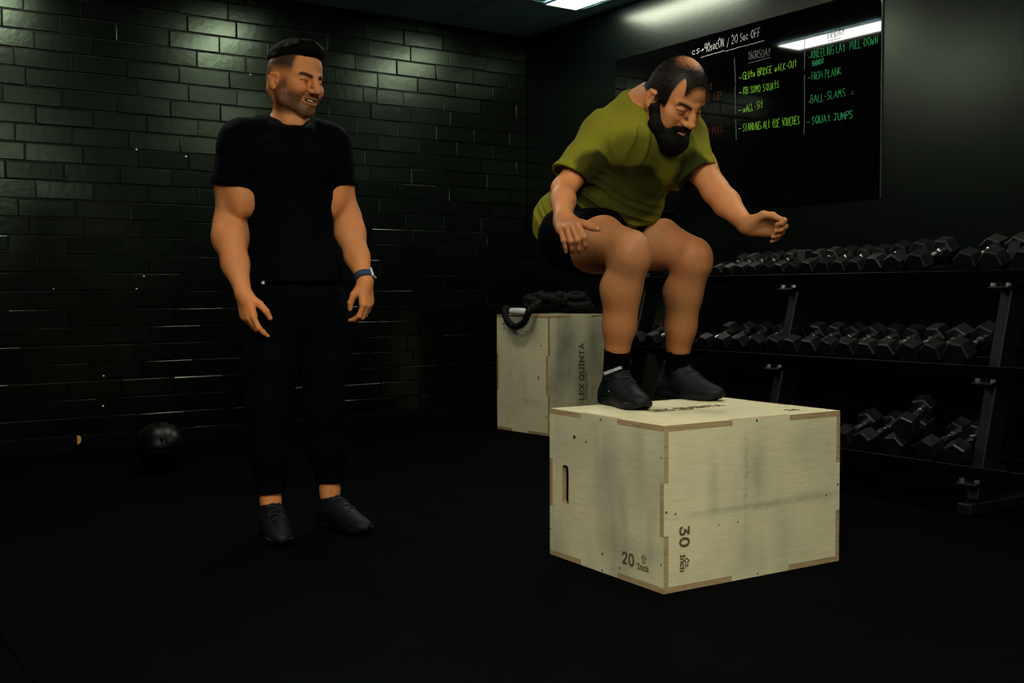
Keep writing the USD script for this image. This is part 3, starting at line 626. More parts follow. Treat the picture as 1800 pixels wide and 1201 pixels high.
for lab, px, py, dz, dx, yaw in (('dumbbell on the bottom tier, half hidden by the big box', 1486, 775, 0, 0, 4), ('dumbbell on the bottom tier, left of the stacked one', 1524, 772, 0, 0, -3), ('dumbbell on the bottom tier, just under the stacked one', 1577, 776, 0, 0, 3),
                          ('dumbbell stacked on top of two others on the bottom tier', 1594, 730, .085, .01, 14), ('dumbbell on the bottom tier, second from the near upright', 1636, 772, 0, 0, -4), ('dumbbell on the bottom tier, leaning out nearest the upright', 1684, 787, -.0, -.01, 8)):
    y = ypx(px, py, bx + dx); dumbbell('black hex ' + lab, 'hex dumbbells on the bottom tier', bx + dx, y, bz - .052 + .054 + dz, .052, .075, TILT, 10 + 40 * rng.random(), 10 + 40 * rng.random(), yaw)

# ================================================================== people
pm('skin', (.5, .3, .2), rough=.52, spec=.17, tint='tint', sss=.12, bump=.08, bscale=500)
pm('knit_black', (.0006, .0012, .0019), rough=.85, spec=.03, bump=.3, bscale=900)
pm('trouser_black', (.0005, .0010, .0016), rough=.85, spec=.03, bump=.3, bscale=800)
pm('olive_jersey', (.1, .1, .02), rough=.85, spec=.06, tint='tint', bump=.2, bscale=900)
pm('shorts_black', (.0006, .0007, .0009), rough=.85, spec=.03)
pm('sock_black', (.0007, .0007, .0009), rough=.95, spec=.02, bump=.5, bscale=700)
pm('shoe_black', (.0018, .0026, .0036), rough=.55, spec=.16, bump=.25, bscale=500)
pm('shoe_sole', (.003, .004, .0055), rough=.5, spec=.2)
pm('lace', (.009, .013, .018), rough=.8, spec=.2)
pm('hair_dark', (.0022, .0017, .0013), rough=.75, spec=.04)
pm('beard_dark', (.003, .0022, .0018), rough=.7, spec=.08)
pm('eye_white', (.62, .58, .54), rough=.2, tint='tint'); pm('teeth', (.62, .58, .5), rough=.25, spec=.5)
pm('watch_band', (.018, .032, .07), rough=.6, spec=.3); pm('watch_case', (.42, .45, .50), rough=.3, spec=.8); pm('white_print', (.6, .6, .6), rough=.6)

def head_ops(S, M, s, smile=False, slit=.0018, lower=.86, occ=0.):
    """Head in its own frame: x forward, y to its left, z up; M places it, s scales it."""
    def p(x, y, z): return (M @ np.array([x * s, y * s, (z if z > 0 else z * lower) * s, 1]))[:3]
    R = M[:3, :3]
    def ax(yaw=0, pitch=0, roll=0): return R @ (rot((0, 0, 1), yaw) @ rot((0, 1, 0), pitch) @ rot((1, 0, 0), roll))[:3, :3]
    E = lambda c, r, k=.02, mode='u', A=None: S.ell(p(*c), np.array(r) * s, R if A is None else A, k * s, mode)
    C = lambda a, b, ra, rb=None, k=.015, mode='u': S.cone(p(*a), p(*b), ra * s, None if rb is None else rb * s, k * s, mode)
    E((-.013 + occ, 0, .034), (.093 - occ, .077, .088)); E((-.048 + 1.6 * occ, 0, .0), (.052, .064, .066), .03)
    E((.035, 0, .036), (.058, .064, .062), .03); E((.03, 0, -.03), (.058, .060, .075), .03)
    for y in (-1, 1):
        C((-.005, y * .058, -.035), (.03, y * .054, -.078), .017, .017, .02); C((.03, y * .054, -.078), (.078, y * .016, -.104), .017, .017, .02)
        E((.066, y * .043, -.020), (.022, .021, .018), .02)                                  # cheekbone
        E((.066, y * .036, -.052), (.022, .022, .026), .022)                                 # cheek
        C((.089, y * .010, .018), (.070, y * .046, .019), .0105, .009, .014)                # brow
    C((.082, -.008, -.106), (.082, .008, -.106), .0185, .0185, .016)
    C((.06, 0, -.06), (.082, 0, -.07), .03, .022, .02)                                       # muzzle
    C((.091, 0, .020), (.108, 0, -.010), .0085, .0095, .012); C((.108, 0, -.010), (.117, 0, -.029), .0095, .0115, .010)
    E((.117, 0, -.031), (.0115, .0118, .0102), .006)
    for y in (-1, 1):
        E((.104, y * .0130, -.035), (.012, .0085, .0085), .006)
        E((.108, y * .0075, -.0445), (.005, .004, .004), .003, 's')
        E((.094, y * .034, .001), (.0125, .018, .0115), .018, 's')                             # eye socket
        E((.0785, y * .0315, -.001), (.0145, .0165, .0140), .006)                            # lids over the eyeball
        if slit: E((.094, y * .0325, -.0035), (.012, .0115, slit), .002, 's')                # gap between the lids
    if smile:
        for y in (-1, 1):
            C((.105, y * .004, -.0605), (.095, y * .021, -.0590), .0048, .0044, .006); C((.095, y * .021, -.0590), (.079, y * .035, -.0545), .0044, .0032, .006)
            C((.102, y * .004, -.0800), (.092, y * .021, -.0750), .0060, .0050, .006); C((.092, y * .021, -.0750), (.079, y * .035, -.0565), .0050, .0032, .006)
            E((.073, y * .041, -.029), (.020, .017, .018), .018)                             # raised cheek
            C((.094, y * .019, -.040), (.078, y * .042, -.062), .0028, .0028, .008, 's')     # fold beside the nose
        E((.100, 0, -.0690), (.016, .029, .0062), .003, 's')
    else:
        for y in (-1, 1):
            C((.104, y * .003, -.0635), (.088, y * .024, -.068), .006, .0045, .006); C((.102, y * .003, -.0745), (.088, y * .024, -.070), .007, .0045, .006)
        E((.112, 0, -.069), (.012, .028, .0016), .003, 's')
    for y in (-1, 1):                                                                        # ears
        A = ax(-y * 22, 8, 0)
        E((.000, y * .080, -.018), (.0185, .0075, .027), .006, 'u', A)
        C((.002, y * .074, -.017), (.008, y * .068, -.021), .014, .016, .008)
        E((.007, y * .087, -.015), (.0085, .007, .0165), .004, 's', A)
        C((-.016, y * .0865, -.009), (-.008, y * .086, .005), .0036, .0036, .006); C((-.008, y * .086, .005), (.008, y * .083, .003), .0036, .003, .006)
        C((-.016, y * .0865, -.009), (-.004, y * .083, -.038), .0036, .0034, .006); E((.004, y * .081, -.044), (.008, .005, .008), .005)
        E((.015, y * .079, -.021), (.005, .005, .006), .004)                                 # tragus
    return p

def eye_parts(th, p, M, s, look=(.97, 0, -.22)):
    for y in (-1, 1):
        e = trimesh.creation.icosphere(3, .0128 * s); d = unit(M[:3, :3] @ unit(look)); c = p(.0785, y * .0315, -.0025)
        a = e.vertices / (.0128 * s) @ d; col = np.where((a > .90)[:, None], (.03, .018, .01), (.62, .57, .52)); col = np.where((a > .975)[:, None], (.004, .004, .004), col)
        e.apply_translation(c); part(th, 'eyeball', e, 'eye_white', colors=col)

def hand_ops(S, wrist, fing, back, side, curl, thumb, s=1.0, spread=1.0):
    """side +1: right hand. curl: four triples of degrees at the knuckle, middle and end joints; thumb: three points in the hand's frame."""
    M = frame(fing, back, wrist); sy = side
    def p(x, y, z): return (M @ np.array([x * s, sy * y * s, z * s, 1]))[:3]
    K = [(.092, .0275, 0), (.096, .0085, .003), (.091, -.0105, .001), (.083, -.028, -.004)]
    Lf = [(.043, .025, .021), (.047, .029, .022), (.043, .027, .021), (.034, .020, .019)]
    rf = [(.0105, .0095, .0085, .007), (.0108, .0098, .0088, .0072), (.0102, .0092, .0082, .0068), (.009, .008, .0072, .006)]
    S.cone(p(.0, 0, 0), p(.025, .004, 0), .0235 * s, .024 * s, .02 * s); S.cone(p(.004, .010, 0), p(.004, -.010, 0), .019 * s, .018 * s, .015 * s)
    for (kx, ky, kz), r in zip(K, (.0135, .014, .0135, .0125)): S.cone(p(.015, ky * .6, -.002), p(kx - .004, ky, kz - .002), .0165 * s, r * s, .012 * s)
    S.cone(p(.02, -.02, -.008), p(.07, -.026, -.008), .015 * s, .013 * s, .012 * s)           # heel of the hand
    tips = []
    for i in range(4):
        pos = np.array(K[i]); ang = 0.; sp = (i - 1.5) * -3.2 * spread; pts = [p(*pos)]
        for j in range(3):
            ang += curl[i][j]; a = math.radians(ang); d = np.array([math.cos(a) * math.cos(math.radians(sp)), math.sin(math.radians(-sp)) * -1 * -1, -math.sin(a)])
            d = np.array([math.cos(a), math.sin(math.radians((1.5 - i) * 3.2 * spread)) * abs(math.cos(a)), -math.sin(a)]); d /= np.linalg.norm(d)
            pos = pos + d * Lf[i][j]; pts.append(p(*pos))
        for j in range(3): S.cone(pts[j], pts[j + 1], rf[i][j] * s, rf[i][j + 1] * s, .0022 * s if j else .004 * s)
        S.ell(pts[1], np.array([.0112, .0108, .0108]) * s * rf[i][1] / .0098, None, .004)
        tips.append((pts[2], pts[3], unit(M[:3, :3] @ np.array([math.sin(a), 0, math.cos(a)]))))
    t = [p(*q) for q in thumb]
    S.cone(p(.018, .018, -.008), t[0], .017 * s, .0135 * s, .012 * s); S.cone(t[0], t[1], .0128 * s, .0115 * s, .005 * s); S.cone(t[1], t[2], .0112 * s, .0088 * s, .004 * s)
    return tips, M

def skin_colors(v, base, rough_noise=.10, seed=0):
    n = meshkit.fbm(v * 28., 3, seed); n2 = meshkit.fbm(v * 7., 2, seed + 4)
    return np.asarray(base) * (1 + rough_noise * (n - .5))[:, None] * (1 + np.array([.10, -.02, -.08]) * (n2 - .5)[:, None] * 2)
def mixc(c, d, w): return c * (1 - w[:, None]) + np.asarray(d) * w[:, None]
def face_tint(col, L, kind):
    """Lips, brows, lash lines and stubble; L: vertices in the head's frame, at unit scale."""
    x, y, z = L.T; ay = np.abs(y); inh = (x > -.12) & (x < .16) & (ay < .11) & (z > -.15) & (z < .14)
    reg = inh.astype(float)
    lip = np.exp(-((z + .0700 + (ay / .033) ** 2 * (-.011 if kind == 'smile' else .002)) / .011) ** 2) * (ay < .034) * (x > .07) * reg
    col = mixc(col, np.array((.36, .135, .10)), np.clip(lip * 1.1 - .25, 0, .75))
    brow = np.exp(-((z - .0155 - .005 * np.sin(np.clip((ay - .012) / .042, 0, 1) * np.pi * .8)) / .0062) ** 2) * smooth01(ay, .008, .014) * (1 - smooth01(ay, .048, .058)) * (x > .04) * reg
    col = mixc(col, (.012, .008, .006), np.clip(brow * 1.25 - .15, 0, .95))
    lash = np.exp(-((z + .0005 - .003 * (1 - ((ay - .032) / .017) ** 2)) / .0026) ** 2) * (np.abs(ay - .032) < .0175) * (x > .06) * reg
    col = mixc(col, (.02, .012, .009), np.clip(lash * 1.0, 0, .85))
    return col

# ------------------------------------------------------------------ the standing man (black shirt and joggers)
def Pm(px, py, d): return at(px, py, d)
SK1 = (.49, .172, .058)
def boot(th, heel, toe, ankle, L, name, style, lace=True):
    """A trainer standing between the points heel and toe on the ground below it."""
    heel, toe = np.asarray(heel, float), np.asarray(toe, float); d = unit((toe - heel) * (1, 1, 0)); z0 = heel[2]; heel = ankle - d * (.30 if style == 'high' else .205) * L; xs = .085 if style == 'high' else 0.; heel[2] = z0; M = frame(d, (0, 0, 1), (heel[0], heel[1], heel[2]))
    g = lambda x, y, z: (M @ np.array([x * L, y * L, z * L, 1]))[:3]; R = M[:3, :3]
    ol = [(0.02, -.10), (.10, -.125), (.3, -.115), (.5, -.13), (.7, -.17), (.85, -.155), (.95, -.09), (1.0, .0), (.97, .09), (.88, .135), (.72, .15), (.5, .115), (.3, .105), (.1, .115), (.02, .09), (-.02, 0)]
    o = Polygon(spline(ol + ol[:1], 60)).buffer(0); lay = []
    for z, b in ((.0, -.028), (.018, 0.), (.075, .004), (.09, -.012)):
        q = np.array(o.buffer(b * 1.0).exterior.coords)[:-1]; r = LineString(np.vstack([q, q[:1]])); lay.append(np.array([r.interpolate(t, normalized=True).coords[0] for t in np.linspace(0, 1, 49)[:-1]]))
    v = []
    for (z, b), q in zip(((.0, 0), (.018, 0), (.075, 0), (.09, 0)), lay):
        zz = z + (.055 * smooth01(q[:, 0], .8, 1.02) if z < .03 else .02 * smooth01(q[:, 0], .8, 1.02)) + (.02 * (1 - smooth01(q[:, 0], .0, .3)) if z > .05 else 0)
        v.append(np.c_[q, zz])
    v = np.vstack(v); n = 48; f = []
    for k in range(3):
        i = np.arange(n); j = (i + 1) % n; f.append(np.stack([k * n + i, k * n + j, (k + 1) * n + j], 1)); f.append(np.stack([k * n + i, (k + 1) * n + j, (k + 1) * n + i], 1))
    c0, c1 = len(v), len(v) + 1; v = np.vstack([v, (.5, 0, .0), (.5, 0, .09)]); i = np.arange(n); j = (i + 1) % n
    f += [np.stack([j, i, np.full(n, c0)], 1), np.stack([3 * n + i, 3 * n + j, np.full(n, c1)], 1)]
    sole = trimesh.Trimesh((np.c_[v * L, np.ones(len(v))] @ M.T)[:, :3], np.vstack(f), process=False)
    if sole.volume < 0: sole.invert()
    S = Shape(); hi = .45 if style == 'high' else .375
    S.ell(g(.74, -.005, .10), np.array([.25, .135, .105]) * L, R, .03); S.ell(g(.80, -.01, .085), np.array([.185, .125, .085]) * L, R, .02)
    S.chain([g(.62, 0, .14), g(.40 + xs * .6, 0, .22), g(.26 + xs, 0, .27)], [.105 * L, .115 * L, .11 * L], .05); S.cone(g(.12, 0, .13), g(.55, 0, .12), .105 * L, .115 * L, .04)
    S.cone(g(.12, 0, .12), g(.10 + xs, 0, hi - .07), .100 * L, .085 * L, .04); S.cone(g(.24 + xs, 0, hi - .08), g(.2 + xs, 0, hi + .01), .115 * L, .105 * L, .04)
    big = g(.5, 0, .2); lo, hh = big - .5 * L - .1, big + .5 * L + .1
    S.slab(g(0, 0, .05), (0, 0, -1), lo, hh); S.slab(g(.18 + xs, 0, hi + .0), unit(R @ (-.22 if style != 'high' else .12, 0, 1)), lo, hh)
    S.cone(ankle, g(.19 + xs, 0, hi - .03), .078 * L if style == 'high' else .105 * L, .072 * L if style == 'high' else .098 * L, .006, 's')
    lo, hh = S.bounds(.02)
    up = S.mesh(.0042, lo, hh)
    sp = part(th, 'shoe', up, 'shoe_black', smooth=True, label='black trainer'); part(sp, 'sole', sole, 'shoe_sole', smooth=40)
    if lace:
        pr = trimesh.proximity.ProximityQuery(up); tree = up.vertices
        rows = [(.62, .10), (.55, .10), (.48, .095), (.41, .09), (.34, .085)]
        lac = []
        for k, (x, w) in enumerate(rows):
            ln = []
            for q in np.linspace(-1, 1, 7):
                a = g(x + .03 * q * (1 if k % 2 else -1), q * w, .6); hit, _, _ = up.ray.intersects_location([a], [(0, 0, -1)])
                if len(hit): ln.append(hit[hit[:, 2].argmax()] + (0, 0, .0015))
            if len(ln) > 2: lac.append(tube(ln, .0028, 6))
        top = g(.33, 0, hi + .02)
        lp = lambda q: g(.36 + .05 * math.cos(q), .10 * math.sin(q) - .02, hi - .05 + .05 * math.sin(q * 1.0))
        lac.append(tube([lp(q) for q in np.linspace(0, 6.2, 14)], .0024, 6)); lac.append(tube([lp(q) + V(*(R @ V(0, -.05 * L, -.01))) for q in np.linspace(.5, 5.5, 12)], .0024, 6))
        part(sp, 'laces', cat(*lac), 'lace', smooth=True)
    return sp, up, R

base1 = Pm(545, 925, 4.17); base1[2] = 0
man1 = thing('person', 'standing man in black t-shirt and black joggers, smiling, watch on his wrist', 'person', base1)
S = Shape()
nk = Pm(508, 218, 4.20)
shR, shL = Pm(424, 250, 4.14), Pm(578, 256, 4.27)
elR, wrR = Pm(404, 392, 4.15), Pm(428, 516, 4.02)
elL, wrL = Pm(611, 384, 4.32), Pm(642, 494, 4.19)
hipR, hipL = Pm(482, 570, 4.16), Pm(572, 570, 4.24)
knR, knL = Pm(470, 715, 4.09), Pm(568, 715, 4.20)
anR, anL = Pm(476, 880, 4.13), Pm(580, 862, 4.27)
px1 = 4.2 / FOCAL_PX                    # metres per pixel of the photograph at the man's distance
TR = frame(unit((Pm(424, 250, 4.14) - Pm(578, 256, 4.27)) * -1), (0, 0, 1)); TR3 = TR[:3, :3]   # x across to his left, y = back
chest, waist, pelv = Pm(506, 305, 4.21), Pm(512, 425, 4.21), Pm(524, 540, 4.20)
def torso(S, g):
    S.ell(chest, (.178 + g, .118 + g, .165 + g), TR3, .05); S.ell(chest + V(0, 0, -.12), (.160 + g, .112 + g, .15), TR3, .05)
    S.ell(waist, (.150 + g, .108 + g, .16), TR3, .06); S.ell(pelv + V(0, 0, .02), (.163 + g, .118 + g, .12), TR3, .06)
    S.cone(shR + V(0, 0, -.01), shL + V(0, 0, -.01), .068 + g, .066 + g, .06)
    for k, (a, u) in enumerate(((shR, 1), (shL, -1))):
        S.cone(nk + V(0, 0, .0), a + V(0, 0, .022), .048 + g * .7, .045 + g, .04)                    # trapezius
        S.ell(a + TR3 @ V(.0, .0, -.035), (.066 + g, .070 + g, .085 + g), TR3, .03)                        # deltoid
        S.ell(chest + TR3 @ V(-.075 * u, -.085, .04), (.092 + g, .052 + g, .075 + g), TR3, .035)           # chest muscle
        S.ell(chest + TR3 @ V(-.13 * u, .03, -.03), (.062 + g, .085 + g, .13), TR3, .05)                   # latissimus
torso(S, 0)
S.chain([shR, Pm(412, 318, 4.14), elR], [.060, .071, .054], .03); S.ell(Pm(424, 345, 4.10), (.050, .05, .085), TR3, .03)       # upper arm, biceps
S.chain([elR, Pm(404, 418, 4.11), Pm(414, 465, 4.07), wrR], [.054, .060, .047, .0285], .03); S.ell(Pm(396, 415, 4.13), (.04, .045, .08), TR3, .03)
S.chain([shL, Pm(590, 320, 4.30), elL], [.058, .064, .050], .03); S.ell(Pm(588, 345, 4.26), (.045, .05, .08), TR3, .03)
S.chain([elL, Pm(616, 410, 4.30), Pm(628, 452, 4.25), wrL], [.050, .055, .044, .029], .03)
for h_, k_, a_ in ((hipR, knR, anR), (hipL, knL, anL)):
    S.chain([h_, h_ * .5 + k_ * .5, k_], [.092, .078, .058], .04); S.chain([k_, k_ * .65 + a_ * .35, a_], [.056, .056, .036], .03)
# neck and head
YAW1 = unit(RIGHT * (1, 1, 0)) * math.sin(math.radians(55)) - unit(FWD * (1, 1, 0)) * math.cos(math.radians(55))
hs1 = 1.165; hx = unit(YAW1 + V(0, 0, -.20)); M1 = frame(hx, (0, 0, 1), Pm(515, 141, 4.165)); M1[:3, 3] = Pm(515, 141, 4.165)
side1 = M1[:3, 1]
M1 = frame(hx, unit(np.cross(hx, side1)) + .04 * side1, Pm(515, 141, 4.165))
p1 = head_ops(S, M1, hs1, smile=True, occ=.009)
S.chain([nk + V(0, 0, -.03), Pm(511, 196, 4.19), p1(-.022, 0, -.03)], [.072, .059, .054], .025)
for y in (-1, 1): S.cone(p1(-.03, y * .05, -.05), nk + TR3 @ V(-.02 * y, -.075, -.01), .024, .018, .03)
# hands
cR = ((16, 22, 14), (34, 34, 20), (42, 38, 22), (46, 40, 24))
xr = unit(V(0, 0, -1) + RIGHT * .20 - FWD * .10)
tR, HR = hand_ops(S, wrR, xr, -FWD * .80 - RIGHT * .55, 1, cR, ((.052, .048, -.022), (.080, .060, -.034), (.106, .062, -.045)), 1.02)
cL = ((30, 36, 20), (36, 36, 22), (38, 36, 22), (36, 34, 20))
xl = unit(V(0, 0, -1) + RIGHT * .10 - FWD * .08)
tL, HL = hand_ops(S, wrL, xl, RIGHT * .80 - FWD * .45, -1, cL, ((.050, .044, -.026), (.078, .050, -.040), (.100, .046, -.048)), 1.02)
for a_, dr in ((anR, Pm(486, 945, 4.05) - Pm(470, 905, 4.25)), (anL, Pm(660, 905, 4.10) - Pm(575, 900, 4.30))):
    d = unit(dr * (1, 1, 0)); S.cone(a_, V(a_[0], a_[1], .05) + d * .0, .036, .036, .02); S.cone(V(a_[0], a_[1], .055), V(a_[0], a_[1], .04) + d * .12, .036, .028, .03)
def boxof(*pts, pad=.05): q = np.array(pts); return q.min(0) - pad, q.max(0) + pad
hb = boxof(p1(.13, 0, 0), p1(-.12, 0, .10), p1(0, .1, 0), p1(0, -.1, 0), p1(.08, 0, -.13), p1(0, 0, .13), nk + V(.11, 0, -.05), nk + V(-.11, 0, -.05), nk + V(0, .11, -.05), nk + V(0, -.11, -.05), pad=.01)
fR = boxof(wrR, *[q for t in tR for q in t[:2]], wrR + xr * .2, pad=.035); fL = boxof(wrL, *[q for t in tL for q in t[:2]], wrL + xl * .2, pad=.035)
body = multires(S, .0068, [(*hb, .0026), (*fR, .0024), (*fL, .0024)])
v = np.array(body.vertices); col = skin_colors(v, SK1, seed=1)
Lh = (v - M1[:3, 3]) @ M1[:3, :3] / hs1; Lh[:, 2] = np.where(Lh[:, 2] < 0, Lh[:, 2] / .86, Lh[:, 2]); x, y, z = Lh.T; ay = np.abs(y)
near = (np.abs(Lh) < .17).all(1)
col[near] = face_tint(col[near], Lh[near], 'smile')
nz = meshkit.fbm(v * 260., 2, 3)
jaw = smooth01(-z, .030 + 0, .060) * smooth01(x, -.012, .012) * (1 - .0 * x); up_l = np.exp(-((z + .052) / .009) ** 2) * (ay < .036) * (x > .07)
side_b = smooth01(x, -.004, .008) * (1 - smooth01(x, .030, .055)) * smooth01(-z, -.010, .02) * (ay > .04)
st = np.clip(np.maximum(jaw, np.maximum(up_l, side_b)) * (.62 + .5 * (nz - .5)), 0, .8) * near * (1 - smooth01(-z, .118, .140)) * (1 - smooth01(ay, .0775, .080))
st *= 1 - np.clip(np.exp(-((z + .070) / .011) ** 2) * (ay < .034) * (x > .08), 0, 1) * .9
col = mixc(col, (.026, .017, .011), np.clip(st * 1.25, 0, .90))
fade = smooth01(z, .006, .044) * (1 - smooth01(x, .052, .066) * smooth01(z, -.1, .0)) * (x < .075 - .25 * np.maximum(.07 - z, 0)) * near
back = smooth01(-x, -.005, .05) * smooth01(z, -.035, .025)
col = mixc(col, (.014, .010, .008), np.clip(np.maximum(fade, back * near) * (.95 + .3 * (nz - .5)), 0, .97))
part(man1, 'body', body, 'skin', colors=col)
eye_parts(man1, p1, M1, hs1, (.93, .08, -.30))
th_ = []
for k in range(-4, 5):
    a = k * .13; c = p1(.0985 - .052 * a * a, .0060 * k, -.0660 + .016 * a * a); q = bevel_box((.006, .0058 * hs1 * 1.05, .0125 if abs(k) < 2 else .0105), .0018, M=frame(M1[:3, :3] @ (math.cos(a), math.sin(a), 0), M1[:3, 2], c)); th_.append(q)
part(man1, 'teeth', cat(*th_), 'teeth', smooth=30)
# hair: swept-back quiff over faded sides
Hs = Shape(); E = lambda c, r, k=.02, mode='u': Hs.ell(p1(*c), np.array(r) * hs1, M1[:3, :3], k * hs1, mode)
E((-.009, 0, .060), (.0865, .0765, .071)); E((.035, 0, .095), (.046, .055, .032), .025); E((.062, -.006, .100), (.030, .046, .030), .02); E((-.055, 0, .05), (.038, .056, .048), .03)
for k in range(13):
    yy = -.05 + .1 * k / 12; r_ = np.random.default_rng(k)
    Hs.chain([p1(.078 - 1.5 * yy * yy * 6, yy, .080), p1(.083 - yy * yy * 9, yy * .95 + .004 * r_.normal(), .108), p1(.045, yy * .9 + .006 * r_.normal(), .119 - yy * yy * 6), p1(-.02, yy + .006 * r_.normal(), .121 - yy * yy * 9), p1(-.062, yy, .104 - yy * yy * 9)], [.006 * hs1, .0095 * hs1, .010 * hs1, .009 * hs1, .006 * hs1], .006)
lo, hi = Hs.bounds(.03)
Hs.slab(p1(.070, 0, .070), unit(M1[:3, :3] @ V(.55, 0, -.85)), lo, hi, k=.006); Hs.slab(p1(.0, 0, .052), unit(M1[:3, :3] @ V(.10, 0, -1.)), lo, hi, k=.022)
def grain(P):
    q = (P - M1[:3, 3]) @ M1[:3, :3]; return .0045 * (meshkit.noise(np.stack([q[..., 0] * 26, q[..., 1] * 190, q[..., 2] * 60], -1), 5) - .5)
Hs.add(grain, lo, hi, .0, 'w')
part(man1, 'hair', Hs.mesh(.0032, lo, hi, n=2), 'hair_dark', smooth=True, label='dark swept-back hair over faded sides')
hr = np.random.default_rng(5); strands = []
for _ in range(3200):
    yy = hr.uniform(-.052, .052); xx = hr.uniform(-.055, .082); zz = .110 - yy * yy * 9 - max(0, -xx - .03) * .45
    L0 = hr.uniform(.018, .034); lift = hr.uniform(.1, .5)
    a = np.array([xx, yy, zz]); strands.append(np.array([p1(*(a + np.array([-L0 * t, .006 * t * hr.normal(), .012 * math.sin(2.4 * t) * (lift + .5)]))) for t in (0, .35, .7, 1.)]))
curves(man1, 'hair_strands', strands, .0012, 'hair_dark')
# t-shirt
T = Shape(); torso(T, .011)
hemR, hemL = Pm(411, 329, 4.13), Pm(592, 330, 4.30)
dR, dL = unit(elR - shR), unit(elL - shL)
nR = V(0, 0, -1) - RIGHT * .16
T.sleeve([shR + RIGHT * .004, hemR + RIGHT * .012 + dR * .06], [.082, .102], hemR + RIGHT * .012, nR, .03, bore=.080); T.sleeve([shL, hemL - RIGHT * .012 + dL * .06], [.078, .094], hemL - RIGHT * .012, V(0, 0, -1) + RIGHT * .12, .03, bore=.072)
T.cone(waist + V(0, 0, -.05), Pm(518, 505, 4.20), .115, .12, .08)
T.ell(Pm(517, 484, 4.205), (.184, .140, .13), TR3, .05)
lo, hi = T.bounds(.03)
T.slab(Pm(518, 497, 4.2), (0, 0, -1), Pm(518, 520, 4.2) - (.3, .3, .12), Pm(518, 490, 4.2) + (.3, .3, .0), k=.004)
T.chain([nk + V(0, 0, -.03), Pm(510, 205, 4.185), Pm(511, 180, 4.19)], [.080, .069, .065], .02)
for u in (-1, 0, 1): T.cone(nk + TR3 @ V(.022 * u, -.058, .02), chest + TR3 @ V(.05 * u, -.080, .07), .040, .052, .03)
cA, cB, cC = Pm(474, 194, 4.20), Pm(527, 228, 4.085), Pm(545, 209, 4.20); cn = unit(np.cross(cB - cA, cC - cA)); cn = cn * np.sign(cn[2])
T.add(lambda P: -.0028 * smooth01(-((P - cB) @ cn), -.02, -.001) * (1 - smooth01(-((P - cB) @ cn), .015, .018)), nk - .12, nk + .16, 0, 'w')
T.slab(cB, cn, nk - .14, nk + .20, k=.003)   # crew neck
for k in range(0):                                                                                                  # soft folds
    r_ = np.random.default_rng(40 + k); a = Pm(r_.uniform(450, 590), r_.uniform(360, 480), 4.08 + .03 * r_.random()); T.cone(a, a + RIGHT * r_.uniform(-.08, .08) + V(0, 0, r_.uniform(-.05, .03)), .004, .003, .02)
def folds(P): return .006 * (meshkit.fbm(P * (14., 14., 26.), 3, 8) - .5)
T.add(folds, lo, hi, 0, 'w')
part(man1, 't_shirt', T.mesh(.0065, lo, hi), 'knit_black', smooth=True, label='plain black crew-neck t-shirt')
col_p = [Pm(511, 193, 4.165) + TR3 @ V(.1 * math.cos(a), .088 * math.sin(a), 0) for a in np.linspace(0, 2 * np.pi, 40)[:-1]]
# joggers
J = Shape(); J.ell(pelv + V(0, 0, .03), (.182, .135, .12), TR3, .06); J.ell(pelv + V(0, 0, -.06), (.172, .125, .11), TR3, .05)
for h_, k_, a_, w in ((hipR, knR, anR, 1), (hipL, knL, anL, -1)):
    J.chain([h_, h_ * .55 + k_ * .45, k_, k_ * .5 + a_ * .5, a_ + V(0, 0, .105)], [.108, .092, .075, .067, .063], .035); J.cone(a_ + V(0, 0, .10), a_ + V(0, 0, .02), .060, .055, .015)
lo, hi = J.bounds(.03)
for a_ in (anR, anL): J.slab(a_ + V(0, 0, .034), (0, 0, -1), a_ - .12, a_ + (.12, .12, .10), k=.003)
def jf(P): return .010 * (meshkit.fbm(P * (9., 9., 20.), 3, 21) - .5)
J.add(jf, lo, hi, 0, 'w')
jg = part(man1, 'joggers', J.mesh(.008, lo, hi), 'trouser_black', smooth=True, label='black tapered joggers with ribbed cuffs')
st_ = []
for k in range(3):
    c = Pm(463, 497, 4.035); a = k * math.pi / 3; st_.append(cyl(c + (RIGHT * math.cos(a) + UP * math.sin(a)) * .008 - FWD * .002, c - (RIGHT * math.cos(a) + UP * math.sin(a)) * .008 - FWD * .002, .0011, 6))
part(jg, 'star_mark', cat(*st_), 'white_print', label='small white star-shaped mark on the hip')
boot(man1, V(*Pm(472, 912, 4.21)[:2], 0), V(*Pm(492, 946, 4.02)[:2], 0), anR, .30, 'shoe', 'low')
boot(man1, V(*Pm(573, 905, 4.29)[:2], 0), V(*Pm(655, 916, 4.10)[:2], 0), anL, .30, 'shoe', 'low')
# watch on his left wrist
wd = unit(wrL - elL); wo = wrL - wd * .018; Rw = frame(wd, RIGHT * .9 - FWD * .3, wo)
ring = np.array([(Rw @ np.array([0, .0385 * math.cos(a), .0345 * math.sin(a), 1]))[:3] for a in np.linspace(0, 2 * np.pi, 40)[:-1]])
bandm = trimesh.util.concatenate([tube(ring + wd * o_, .0042, 6, closed=True) for o_ in (-.0085, -.005, -.0015, .002, .0055, .009)])
wt = part(man1, 'smartwatch', bevel_box((.040, .034, .011), .004, M=Rw @ trans((0, .0, .0385))), 'watch_case', smooth=False, label='steel watch with dark blue woven band')
part(wt, 'band', bandm, 'watch_band', smooth=True); part(wt, 'dial', bevel_box((.033, .028, .002), .0008, M=Rw @ trans((0, 0, .0445))), 'black_glass', smooth=False)
for sgn in (-1, 1): part(wt, 'buckle', bevel_box((.024, .003, .005), .001, M=Rw @ trans((0, sgn * .039, .004 if sgn > 0 else -.004))), 'watch_case', smooth=False)

